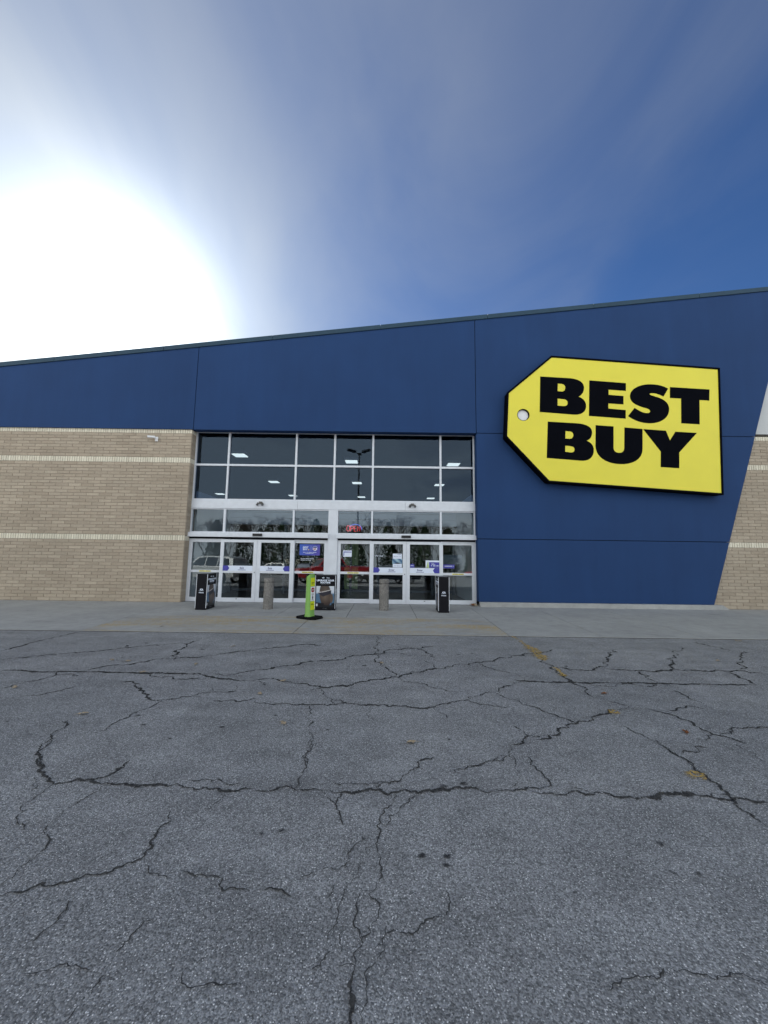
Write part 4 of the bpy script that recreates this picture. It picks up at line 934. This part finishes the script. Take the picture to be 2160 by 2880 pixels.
MB().tube([(0.07, 0, 0.19), (0.0, 0, 0.19), (0.0, 0, 0.02), (0.07, 0, 0.02)], T_).tube([(0.005, 0, 0.11), (0.06, 0, 0.11)], T_).build('letter_e', M['neon_red'], op, local=True)
MB().tube([(0.11, 0, 0.02), (0.11, 0, 0.19), (0.195, 0, 0.02), (0.195, 0, 0.19)], T_).build('letter_n', M['neon_red'], op, local=True)
MB().tube(arc(0.04, 0.09, 0.21, 0.16, 150, -8, 16), T_*0.9).build('arc', M['neon_blue'], op, local=True)
# ------------------------------------------------------------------ the tag-shaped wall sign
YSN = 11.85
sg = empty('store_sign', (7.3, 12.13, 3.6))
tag(sg, 'big yellow price-tag shaped wall sign with black BEST BUY letters', 'sign')
def offs(poly, d):
    c = Vector((sum(p[0] for p in poly)/len(poly), sum(p[1] for p in poly)/len(poly))); out = []
    n = len(poly)
    for i in range(n):
        p = Vector(poly[i]); a = (Vector(poly[i-1])-p).normalized(); b = (Vector(poly[(i+1) % n])-p).normalized()
        na = Vector((-a.y, a.x)); nb = Vector((b.y, -b.x))
        if na.dot(p-c) < 0: na = -na
        if nb.dot(p-c) < 0: nb = -nb
        bis = (na+nb).normalized(); out.append(tuple(p + bis*d/max(0.3, bis.dot(na))))
    return out
HC = (4.41, 6.06); HR = 0.185
def at_plane(me, y, parent, name, mat):
    return put(name, me, mat, parent, (0, y, 0))
cab = curve_mesh('cabinet', [poly_path(offs(TAG, 0.058)), poly_path(offs(TAG, 0.004))], 0.10)
at_plane(cab, YSN+0.025, sg, 'border', M['sign_black'])
MB().prism_y([(x, z) for x, z in offs(TAG, 0.050)][::-1], YSN+0.076, 12.12).build('cabinet', M['sign_black'], sg)
at_plane(curve_mesh('face', [poly_path(TAG), circle_path(*HC, HR)], 0.012), YSN, sg, 'face', M['sign_yellow'])
at_plane(curve_mesh('ring', [circle_path(*HC, HR+0.012), circle_path(*HC, HR-0.004)], 0.08), YSN+0.033, sg, 'grommet_ring', M['sign_black'])
at_plane(curve_mesh('disc', [circle_path(*HC, HR-0.010)], 0.006), YSN+0.058, sg, 'grommet_disc', M['white'])
for k in ('B', 'E', 'S', 'T', 'B2', 'U', 'Y'):
    at_plane(curve_mesh('letter', LETTERS[k], 0.006), YSN-0.0095, sg, 'letter_' + k[0].lower(), M['sign_black'])
for x, z in ((5.6, 7.3), (9.9, 7.1), (5.6, 4.5), (9.9, 4.4)):
    MB().box(x-0.05, x+0.05, 12.121, 12.145, z-0.05, z+0.05).build('wall_bracket', M['alu_grey'], sg)

# ------------------------------------------------------------------ wall fittings
sc_ = empty('security_camera', (-7.50, 12.18, 5.21)); tag(sc_, 'small white security camera on the tan brick wall', 'security camera')
MB().box(0.03, 0.12, -0.03, 0.005, -0.08, 0.07).build('back_box', M['white'], sc_, local=True, bevel=0.01)
MB().tube([(0.07, -0.03, 0.0), (0.03, -0.10, 0.02)], 0.02, 8).build('bracket', M['white'], sc_, local=True)
hd = MB().tube([(0.07, -0.10, 0.035), (-0.13, -0.17, 0.03)], 0.038, 10).build('housing', M['white'], sc_, local=True)
MB().tube([(-0.131, -0.1705, 0.03), (-0.139, -0.1733, 0.0298)], 0.028, 10).build('lens', M['black_plastic'], hd, local=True)
bz = simple('bronze_fitting', (0.10, 0.095, 0.085), 0.5, 0.5)
for i, x in enumerate((-4.03, 0.92)):
    f = empty('emergency_light', (x, YG-0.046, 3.20))
    tag(f, 'twin-headed grey emergency light on the white band above the %s doors' % ('exit' if i == 0 else 'enter'), 'emergency light', 'twin emergency lights')
    MB().box(-0.05, 0.05, -0.05, 0.0, -0.03, 0.035).build('back_box', bz, f, local=True, bevel=0.008)
    for s in (-1, 1):
        MB().tube([(s*0.02, -0.03, -0.02), (s*0.075, -0.06, -0.04)], 0.012, 6).build('arm', bz, f, local=True)
        h = MB().tube([(s*0.075, -0.05, -0.015), (s*0.085, -0.10, -0.085)], [0.026, 0.040], 10).build('lamp_head', bz, f, local=True)
        MB().tube([(s*0.0851, -0.1005, -0.0857), (s*0.0858, -0.104, -0.090)], 0.033, 10).build('lens', M['alu_grey'], h, local=True)

# ------------------------------------------------------------------ bollards
for i, (x, y) in enumerate(((-3.21, 10.98), (0.03, 11.05))):
    b = empty('bollard', (x, y, 0.013))
    tag(b, 'round speckled concrete bollard with a banded top in front of the %s doors' % ('exit' if i == 0 else 'enter'), 'bollard', 'concrete bollards before the doors')
    o = MB().lathe([(0.138, 0), (0.136, 0.05), (0.136, 0.715), (0.124, 0.725), (0.124, 0.745), (0.140, 0.755)], seg=28).build('post', M['granite'], b, local=True); shade_auto(o)
    o = MB().lathe([(0.139, 0.7552), (0.140, 0.82), (0.132, 0.85), (0.11, 0.862)], seg=28).build('cap', M['granite'], b, local=True); shade_auto(o)

# ------------------------------------------------------------------ advertising boxes slipped over three more bollards
def sm(a, b, t):
    t = min(1, max(0, (t-a)/(b-a))); return t*t*(3-2*t)
def poster_ink(u, v):
    """generic advertising photograph: a head in dark wrap-round sunglasses before a hazy sky and hills"""
    skyc = lerp((0.42, 0.50, 0.62), (0.60, 0.64, 0.70), v); hill = (0.07, 0.15, 0.25)
    c = lerp(hill, skyc, sm(0.60, 0.72, v))
    # head: slanted oval
    hx, hz = 0.52 + (v-0.5)*-0.10, 0.58
    d = ((u-hx)/0.33)**2 + ((v-hz)/0.62)**2
    skin = lerp((0.045, 0.030, 0.026), (0.150, 0.110, 0.085), max(0, 1-abs(u-0.50)*2.6)*sm(0.1, 0.5, v))
    if v > 0.80: skin = lerp(skin, (0.05, 0.045, 0.042), 0.5)
    c = lerp(skin, c, sm(0.86, 1.06, d))
    # ear and hair behind
    if u > 0.76: 
        e = ((u-0.85)/0.09)**2 + ((v-0.42)/0.22)**2
        c = lerp((0.11, 0.075, 0.055), c, sm(0.8, 1.1, e))
    # collar and shoulders
    sh = v - (0.16 + 0.10*abs(u-0.62))
    c = lerp((0.008, 0.009, 0.012), c, sm(-0.02, 0.04, sh + (0.08 if 0.45 < u < 0.85 else 0.0)))
    if u < 0.10 and 0.06 < v < 0.16: c = (0.50, 0.52, 0.54)
    # the sunglasses
    top = 0.70 + 0.22*max(0, u-0.12)**1.5; bot = 0.66 - 0.55*max(0, u-0.10)*(1 if u < 0.38 else 0) - (0.154 if u >= 0.38 else 0) + 0.30*max(0, u-0.38)
    if 0.10 < u < 0.84 and bot < v < top: c = lerp(c, (0.018, 0.020, 0.034), 0.93)
    if 0.10 < u < 0.86 and abs(v-top) < 0.014: c = (0.62, 0.58, 0.58)
    return c
PW, PD, PH = 0.56, 0.29, 0.965
print_me = None
def ad_box(x, y, rz, label):
    t = empty('advertising_box', (x, y, 0.013), rz); tag(t, label, 'advertising box', 'black advertising boxes before the doors')
    w, d, h = PW/2, PD/2, PH
    MB().box(-w, w, -d, d, 0, h).build('body', M['box_black'], t, local=True, bevel=0.006)
    ed = M['alu']
    for sx in (-1, 1):
        for sy in (-1, 1):
            MB().box(sx*w-0.006, sx*w+0.006, sy*d-0.006, sy*d+0.006, 0.05, h-0.01).build('edge_trim', ed, t, local=True)
    MB().box(-w-0.003, w+0.003, -d-0.003, d+0.003, h+0.0005, h+0.006).build('lid', M['alu_grey'], t, local=True)
    for sgn in (1, -1):      # a picture on both broad sides
        me = None
        p = empty('x', (0, 0, 0)); bpy.data.objects.remove(p)
        pr = grid_print('photo_print', -w+0.030, w-0.030, 0.085, 0.660, -d-0.002, 44, 46, poster_ink, t, True)
        lets = [put('lettering', text_mesh('UPGRADE YOUR', 0.49, 0.045, 0.050), M['film'], t, (0, -d-0.003, 0.815), True),
                put('lettering', text_mesh('ROUTINE', 0.27, 0.045, 0.050), M['film'], t, (0, -d-0.003, 0.757), True),
                put('small_print', text_mesh('Performance AI glasses', 0.23, 0.0), M['alu_grey'], t, (0, -d-0.003, 0.705), True),
                put('small_print', text_mesh('Terms apply', 0.12, 0.0), M['alu_grey'], t, (0, -d-0.003, 0.055), True)]
        ring = link('oval_mark', curve_mesh('ring', [circle_path(-0.065, 0.888, 0.032, 0.016), circle_path(-0.065, 0.888, 0.017, 0.006)], 0.002), M['film'], t); ring.location = (0, -d-0.003, 0)
        wm = put('lettering', text_mesh('Meta', 0.08, 0.02), M['film'], t, (0.07, -d-0.003, 0.888), True)
        if sgn < 0:
            for o in lets + [ring, wm, pr]:
                o.rotation_euler = (0, 0, math.pi); o.location = (-o.location.x, -o.location.y, o.location.z)
    for sgn in (-1, 1):      # oval mark and words on both narrow sides
        ov = curve_mesh('oval', [circle_path(0, 0.545, 0.045, 0.021), circle_path(0, 0.545, 0.022, 0.009)], 0.002)
        a = link('oval_mark', ov, M['film'], t); a.location = (sgn*(w+0.003), 0, 0)
        b = put('lettering', text_mesh('OAKLEY', 0.13, 0.01, 0.018), M['film'], t, (sgn*(w+0.003), 0, 0.512), True)
        c = put('lettering', text_mesh('Meta', 0.13, 0.03, 0.030), M['film'], t, (sgn*(w+0.003), 0, 0.462), True)
        for o in (a, b, c): o.rotation_euler = (0, 0, sgn*math.pi/2)
    return t
ad_box(-4.93, 10.90, math.pi/2, 'black advertising box over a bollard with its narrow logo side forward, by the exit doors')
ad_box(-1.60, 10.98, 0, 'advertising box showing a face in dark sunglasses before the white centre post')
ad_box(1.66, 10.94, -math.pi/2, 'black advertising box over a bollard with its narrow logo side forward, by the enter doors')

# ------------------------------------------------------------------ lime green crossing sign on a rubber foot
g = empty('crossing_sign', (-1.765, 9.50, 0.013), R(-30)); tag(g, 'lime green upright crossing sign with yellow panels on a black rubber foot', 'crossing sign')
MB().prism_z([(-0.30, -0.14), (-0.22, -0.22), (0.22, -0.22), (0.30, -0.14), (0.30, 0.14), (0.22, 0.22), (-0.22, 0.22), (-0.30, 0.14)], 0, 0.05).build('base', M['rubber'], g, local=True, bevel=0.018)
# blade: broad flat post, rounded nose, slanting top; it faces +X in its own frame
def blade_sec(z, hw, hd, n=20):
    return [(math.copysign(abs(math.cos(2*math.pi*k/n))**0.45, math.cos(2*math.pi*k/n))*hd, math.copysign(abs(math.sin(2*math.pi*k/n))**0.45, math.sin(2*math.pi*k/n))*hw, z) for k in range(n)]
bl = MB(); n = 20; rings = [(0.045, 0.118, 0.092), (0.08, 0.108, 0.082), (0.5, 0.101, 0.074), (0.98, 0.094, 0.066)]
vs_ = []
for z, hw, hd in rings: vs_ += blade_sec(z, hw, hd)
top = [(x, y, 0.975 + 0.085*(0.5 + x/0.132)) for x, y, _ in blade_sec(0, 0.094, 0.066)]
vs_ += top; fs = []
for i in range(4):
    for k in range(n): fs.append((i*n+k, i*n+(k+1) % n, (i+1)*n+(k+1) % n, (i+1)*n+k))
fs += [tuple(range(n-1, -1, -1)), tuple(4*n+k for k in range(n))]
o = bl.add(vs_, fs).build('blade', M['lime'], g, local=True); shade_auto(o, 50)
def face_plate(name, z0, z1, mat, w=0.072, sgn=1):
    hx = lambda z: (0.0842 - 0.0175*(z/1.0))*sgn
    return MB().add([(hx(z0), -w, z0), (hx(z0), w, z0), (hx(z1), w, z1), (hx(z1), -w, z1), (hx(z0)+sgn*0.003, -w, z0), (hx(z0)+sgn*0.003, w, z0), (hx(z1)+sgn*0.003, w, z1), (hx(z1)+sgn*0.003, -w, z1)],
                    [(0,1,2,3),(4,5,6,7),(0,1,5,4),(1,2,6,5),(2,3,7,6),(3,0,4,7)]).build(name, mat, g, local=True)
for sgn in (1, -1):
    face_plate('yellow_plate', 0.765, 0.965, M['fyellow'], sgn=sgn); face_plate('white_plate', 0.415, 0.755, M['white'], sgn=sgn); face_plate('yellow_plate', 0.205, 0.405, M['fyellow'], sgn=sgn)
    X = sgn*0.0885
    def on_face(me, name, mat, z, dx=0.0):
        o = link(name, me, mat, g); o.location = (X - sgn*0.0175*z + sgn*dx, 0, z); o.rotation_euler = (0, 0, sgn*math.pi/2); return o
    octo = [(0.06*math.cos(R(22.5+45*k)), 0.06*math.sin(R(22.5+45*k))) for k in range(8)]
    on_face(curve_mesh('octagon', [poly_path(octo)], 0.002), 'octagon', M['red'], 0.675)
    on_face(text_mesh('STOP', 0.085, 0.02), 'lettering', M['white'], 0.675, 0.002)
    on_face(text_mesh('STATE\nLAW', 0.09, 0.02), 'lettering', M['joint'], 0.835)
    on_face(text_mesh('FOR', 0.07, 0.02), 'lettering', M['joint'], 0.575)
    ped = curve_mesh('ped', [circle_path(0, 0.052, 0.011), poly_path([(-0.012, 0.038), (0.012, 0.038), (0.026, 0.008), (0.018, 0.004), (0.010, 0.018), (0.010, -0.005), (0.028, -0.055), (0.016, -0.058), (0, -0.015), (-0.02, -0.058), (-0.031, -0.053), (-0.012, -0.003), (-0.012, 0.015), (-0.022, 0.0), (-0.029, 0.005)])], 0.002)
    on_face(ped, 'pedestrian_mark', M['joint'], 0.485)
    on_face(text_mesh('WITHIN\nCROSSWALK', 0.12, 0.01), 'lettering', M['joint'], 0.34)

# ------------------------------------------------------------------ fallen leaves
def leaf_mesh(seed):
    r_ = random.Random(seed); n = 14; top_, bot_ = [], []
    b = MB(); pts = []
    for k in range(n):
        a = 2*math.pi*k/n; lob = 1.0 if k % 2 == 0 else 0.55
        pts.append((0.060*math.cos(a)*(0.6+0.4*lob), 0.036*math.sin(a)*lob))
    vs_ = [(0, 0, 0.012)] + [(x, y, 0.006 + 0.020*r_.random()) for x, y in pts]
    b.add(vs_, [(0, k+1, (k+1) % n+1) for k in range(n)])
    lo = [(x, y, z-0.0012) for x, y, z in vs_]
    b.add(lo, [(0, (k+1) % n+1, k+1) for k in range(n)])
    b.tube([(-0.058, 0, 0.010), (-0.10, 0.008, 0.004)], 0.0015, 4)
    return b
for i, (x, y) in enumerate(LEAVES):
    red = i in (10, 11)
    o = leaf_mesh(i).build('dry_leaf', M['leaf_red' if red else 'leaf'], None)
    o.location = (x, y, 0.004); o.rotation_euler = (0, 0, random.uniform(0, 6.28)); o.scale = (0.75,)*3
    tag(o, 'russet brown dead leaf lying on the cracked asphalt' if red else 'pale dry curled leaf lying on the cracked asphalt', 'leaf', 'russet leaves on the asphalt' if red else 'pale leaves on the asphalt')
wl_ = empty('leaf_pile', (2.86, 12.30, 0.013)); tag(wl_, 'small heap of brown leaves blown against the kerb end by the doors', 'leaf pile')
for k in range(14):
    o = leaf_mesh(50+k).build('leaf', M['leaf_red' if k % 3 else 'leaf'], wl_, local=True)
    o.location = (random.uniform(-0.10, 0.06), random.uniform(-0.14, 0.06), random.uniform(0, 0.05)); o.rotation_euler = (random.uniform(-0.6, 0.6), random.uniform(-0.6, 0.6), random.uniform(0, 6.28))

# ------------------------------------------------------------------ what the glass reflects: the lot behind the viewer
def paint_mat(name, c): 
    m = NT(name); m.col(c).set(0.28, 0.5); m.b.inputs['Coat Weight'].default_value = 0.6; return m.m
tyre, rim = simple('tyre', (0.012, 0.012, 0.013), 0.85, 0.2), simple('rim', (0.5, 0.5, 0.52), 0.3, 0.5, 0.9)
cglass = simple('car_glass', (0.015, 0.018, 0.022), 0.05, 0.6)
chead = simple('headlight_glass', (0.75, 0.77, 0.8), 0.1, 0.7)
KIND = {
 'suv': dict(L=4.95, W=1.95, wb=(0.98, 3.92), wr=0.39, body=[(0.05,0.42),(0.02,0.72),(0.10,1.00),(1.35,1.14),(1.95,1.78),(2.6,1.86),(4.35,1.84),(4.78,1.70),(4.90,1.10),(4.95,0.62),(4.90,0.42)], belt=1.12,
   win=[[(1.55,1.18),(2.08,1.70),(2.62,1.76),(2.62,1.18)],[(2.70,1.18),(2.70,1.77),(3.55,1.76),(3.55,1.18)],[(3.63,1.18),(3.63,1.75),(4.45,1.70),(4.62,1.18)]]),
 'pickup': dict(L=5.75, W=2.0, wb=(1.02, 4.65), wr=0.41, body=[(0.05,0.45),(0.02,0.80),(0.12,1.08),(1.45,1.20),(2.0,1.82),(2.6,1.90),(3.35,1.88),(3.75,1.30),(5.68,1.28),(5.75,0.70),(5.70,0.50)], belt=1.18,
   win=[[(1.62,1.24),(2.12,1.74),(2.65,1.80),(2.65,1.24)],[(2.73,1.24),(2.73,1.80),(3.28,1.79),(3.60,1.30),(3.60,1.24)]]),
 'sedan': dict(L=4.65, W=1.82, wb=(0.92, 3.66), wr=0.33, body=[(0.04,0.32),(0.02,0.58),(0.12,0.78),(1.25,0.95),(1.95,1.38),(2.55,1.45),(3.15,1.40),(3.90,1.05),(4.55,1.00),(4.65,0.62),(4.60,0.34)], belt=0.93,
   win=[[(1.45,0.98),(2.02,1.33),(2.5,1.38),(2.5,0.98)],[(2.58,0.98),(2.58,1.385),(3.08,1.34),(3.62,1.05),(3.62,0.98)]]),
}
def make_car(kind, loc, rz, mat, label):
    k = KIND[kind]; t = empty(dict(suv='sport_utility', pickup='pickup_truck', sedan='sedan_car')[kind], loc, rz); tag(t, label, 'car', 'vehicles parked in the lot')
    L, W, belt = k['L'], k['W'], k['belt']; hw = lambda z: W/2 - (0.04 if z < 0.6 else 0.0) - max(0, z-belt)*0.30
    prof = list(k['body'])[::-1]
    # underside with wheel arches
    x1, x2 = k['wb']; wr = k['wr']*1.18; zb = k['body'][0][1]
    low = []
    for cx in (x1, x2):
        for i in range(9):
            a = math.pi - math.pi*i/8; low.append((cx + wr*math.cos(a), max(zb-0.08, k['wr'] + wr*math.sin(a))))
    pts = list(k['body']) + low[::-1]          # nose over the roof to the tail, back along the sills
    n = len(pts); ox = -L/2
    vs_ = [(x+ox, -hw(z), z) for x, z in pts] + [(x+ox, hw(z), z) for x, z in pts]
    MB().add(vs_, [tuple(range(n)), tuple(range(2*n-1, n-1, -1))] + [(i, (i+1) % n, (i+1) % n+n, i+n) for i in range(n)]).build('body', mat, t, local=True, bevel=0.03)
    for poly in k['win']:
        for s in (-1, 1):
            MB().add([(x+ox, s*(hw(z)+0.004), z) for x, z in poly] + [(x+ox, s*(hw(z)-0.02), z) for x, z in poly], [tuple(range(len(poly))), tuple(range(2*len(poly)-1, len(poly)-1, -1))]).build('side_window', cglass, t, local=True)
    b = k['body']
    for (xa, za), (xb, zb_) in ((b[3], b[4]), ) if kind == 'pickup' else ((b[3], b[4]), (b[-4] if kind != 'suv' else b[-5], b[-5] if kind == 'sedan' else b[-4])):
        d = 0.12; la = lerp((xa, za), (xb, zb_), 0.10); lb = lerp((xa, za), (xb, zb_), 0.92)
        nrm = Vector((-(zb_-za), xb-xa)).normalized()*0.006
        if nrm.y < 0: nrm = -nrm
        MB().add([(la[0]+ox+nrm.x, -hw(la[1])+d, la[1]+nrm.y), (la[0]+ox+nrm.x, hw(la[1])-d, la[1]+nrm.y), (lb[0]+ox+nrm.x, hw(lb[1])-d*0.7, lb[1]+nrm.y), (lb[0]+ox+nrm.x, -hw(lb[1])+d*0.7, lb[1]+nrm.y)], [(0,1,2,3)]).build('windscreen', cglass, t, local=True)
    for s in (-1, 1):
        hz = b[1][1]
        MB().box(ox-0.012+0.02, ox+0.10, s*(W/2-0.34)-0.17, s*(W/2-0.34)+0.17, hz-0.02, hz+0.13).build('headlight', chead, t, local=True, bevel=0.02)
        MB().box(L/2-0.10, L/2-0.02, s*(W/2-0.22)-0.12, s*(W/2-0.22)+0.12, hz, hz+0.22).build('tail_light', M['red'], t, local=True, bevel=0.02)
    MB().box(ox-0.015, ox+0.08, -0.45, 0.45, b[0][1]+0.06, b[1][1]+0.02).build('grille', M['black_plastic'], t, local=True, bevel=0.02)
    for cx in k['wb']:
        for s in (-1, 1):
            r_ = k['wr']; y0, y1 = s*(W/2-0.24), s*(W/2-0.02)
            wv = MB(); seg = 22
            for yy, rr_ in ((y0, r_*0.94), (y0+0.3*(y1-y0), r_), (y0+0.85*(y1-y0), r_), (y1, r_*0.92), (y1, r_*0.66)):
                wv.v += [(cx+ox+rr_*math.cos(2*math.pi*q/seg), yy, r_+rr_*math.sin(2*math.pi*q/seg)) for q in range(seg)]
            for j in range(4): wv.f += [(j*seg+q, j*seg+(q+1) % seg, (j+1)*seg+(q+1) % seg, (j+1)*seg+q) for q in range(seg)]
            w_ = wv.build('wheel', tyre, t, local=True)
            rv = MB(); yr = y1 - s*0.02
            for q in range(5):
                a = 2*math.pi*q/5; ca, sa = math.cos(a), math.sin(a); h = 0.045
                rv.add([(cx+ox-sa*h, yr, r_+ca*h), (cx+ox+sa*h, yr, r_-ca*h), (cx+ox+ca*r_*0.64+sa*h, yr, r_+sa*r_*0.64-ca*h), (cx+ox+ca*r_*0.64-sa*h, yr, r_+sa*r_*0.64+ca*h)], [(0,1,2,3)])
            rv.build('rim', rim, w_, local=True)
    return t
Y_ = lambda u, D: (u-1080)/1081*D     # lateral place seen in the glass at unfolded distance D
make_car('pickup', (-3.9, -4.5, 0), R(-28), paint_mat('red_paint', (0.33, 0.02, 0.025)), 'red pickup truck parked behind the viewer, mirrored in the exit side light')
make_car('suv', (Y_(770, 62), 25-62, 0), R(4), paint_mat('white_car_paint', (0.80, 0.78, 0.72)), 'white sport utility vehicle across the lot, mirrored in the exit doors')
make_car('sedan', (Y_(1345, 60), 25-60, 0), R(3), paint_mat('bright_red_paint', (0.45, 0.015, 0.02)), 'bright red car across the lot, mirrored in the last side light')
make_car('sedan', (0.6, -5.5, 0), R(-35), paint_mat('black_car_paint', (0.012, 0.013, 0.016)), 'black sedan parked behind the viewer, mirrored in the enter doors')
make_car('suv', (-12.2, -2.5, 0), R(12), paint_mat('silver_paint', (0.30, 0.30, 0.29)), 'silver vehicle behind the viewer, mirrored in the first side light')
make_car('sedan', (Y_(1190, 56), 25-56, 0), R(80), paint_mat('grey_paint', (0.14, 0.15, 0.17)), 'grey sedan parked nose-on in the far row')
make_car('suv', (Y_(870, 60), 25-60, 0), R(95), paint_mat('dark_blue_paint', (0.02, 0.03, 0.07)), 'dark blue vehicle parked nose-on in the far row')
make_car('sedan', (Y_(640, 64), 25-64, 0), R(88), paint_mat('pale_paint', (0.5, 0.5, 0.5)), 'pale sedan parked nose-on in the far row')

def light_pole(x, y, h, label):
    t = empty('light_pole', (x, y, 0)); tag(t, label, 'light pole', 'parking lot light poles')
    MB().lathe([(0.30, 0), (0.30, 0.75), (0.27, 0.8)], seg=18).build('footing', M['concrete'], t, local=True)
    MB().tube([(0, 0, 0.78), (0, 0, h)], [0.11, 0.075], 10).build('pole', M['black_plastic'], t, local=True)
    for a in (0, 120, 240):
        c, s = math.cos(R(a+30)), math.sin(R(a+30))
        MB().tube([(0, 0, h-0.15), (0.55*c, 0.55*s, h-0.05)], 0.045, 6).build('arm', M['black_plastic'], t, local=True)
        m = MB(); m.box(0.5, 1.5, -0.24, 0.24, h-0.10, h+0.12)
        m.v = [(x_*c-y_*s, x_*s+y_*c, z_ + (x_-0.5)*0.16) for x_, y_, z_ in m.v]
        m.build('lamp_head', M['black_plastic'], t, local=True, bevel=0.03)
light_pole(-3.1, -20.5, 13.9, 'black three-headed light pole mirrored in the upper windows')
light_pole(-1.6, -80, 10.5, 'distant black light pole mirrored in the transom')

bark = simple('bark', (0.06, 0.05, 0.042), 0.95, 0.1); needles = simple('evergreen_needles', (0.030, 0.050, 0.022), 0.8, 0.2, var=0.4, vs_=1.5)
def bare_tree(x, y, h, seed):
    r_ = random.Random(seed); t = empty('bare_tree', (x, y, 0)); tag(t, 'leafless tree beyond the parking lot behind the viewer', 'tree', 'trees beyond the lot')
    tr, cr = MB(), MB(); tr.tube([(0, 0, 0), (0.1, 0.05, h*0.2), (0, 0.1, h*0.38)], [0.22, 0.16, 0.12], 7)
    def grow(p, d, l, rad, dep):
        q = p + d*l; cr.tube([p, (p+q)/2 + Vector((r_.uniform(-1, 1), r_.uniform(-1, 1), 0))*l*0.06, q], [rad, rad*0.8, rad*0.55], 4, False)
        if dep == 0: return
        for _ in range(3 if dep > 1 else 4):
            nd = (d + Vector((r_.uniform(-1, 1), r_.uniform(-1, 1), r_.uniform(-0.25, 0.7)))*0.75).normalized(); grow(q, nd, l*r_.uniform(0.6, 0.82), rad*0.62, dep-1)
    for _ in range(4): grow(Vector((0, 0.1, h*0.37)), Vector((r_.uniform(-0.7, 0.7), r_.uniform(-0.7, 0.7), 1)).normalized(), h*0.22, 0.12, 4)
    tr.build('trunk', bark, t, local=True); cr.build('crown', bark, t, local=True)
def evergreen(x, y, h, rad, seed):
    r_ = random.Random(seed); t = empty('evergreen_tree', (x, y, 0)); tag(t, 'dense dark evergreen beyond the parking lot behind the viewer', 'tree', 'evergreens beyond the lot')
    MB().tube([(0, 0, 0), (0, 0, h*0.9)], [0.2, 0.04], 7).build('trunk', bark, t, local=True)
    c = MB()
    for _ in range(1100):
        z = h*(0.08 + 0.92*r_.random()**1.2); lim = rad*(1-z/h)**0.7*r_.uniform(0.75, 1.1)+0.15; a = r_.uniform(0, 6.283); rr_ = lim*math.sqrt(r_.uniform(0.25, 1))
        p = Vector((rr_*math.cos(a), rr_*math.sin(a), z)); s = r_.uniform(0.18, 0.42); u = Vector((r_.gauss(0, 1), r_.gauss(0, 1), r_.gauss(0, 0.5))).normalized(); v = u.orthogonal().normalized()
        c.add([p-u*s, p+v*s*0.45, p+u*s, p-v*s*0.45], [(0, 1, 2, 3)])
    tag(c.build('crown', needles, t, local=True))
for i in range(70):
    x = -68 + i*1.8 + random.uniform(-1.0, 1.0); y = -66 - random.uniform(0, 18)
    if i % 9 in (2, 3, 6, 7): evergreen(x, y, random.uniform(7.0, 10.5), random.uniform(2.8, 4.0), i)
    else: bare_tree(x, y, random.uniform(9.0, 12.0), i)
lb = empty('low_building', (Y_(870, 125), -100, 0)); tag(lb, 'low pale commercial building far behind the viewer', 'building')
MB().box(-8, 8, -5, 0, 0, 4.2).build('wall', simple('pale_wall', (0.45, 0.43, 0.38), 0.9, 0.2), lb, local=True)
MB().box(-8.3, 8.3, -5.3, 0.3, 4.201, 4.5).build('roof', M['alu_grey'], lb, local=True)
for x in (-5.5, -1.8, 2.0, 5.6): MB().box(x-1.0, x+1.0, 0.001, 0.05, 0.6, 2.5).build('window', cglass, lb, local=True)
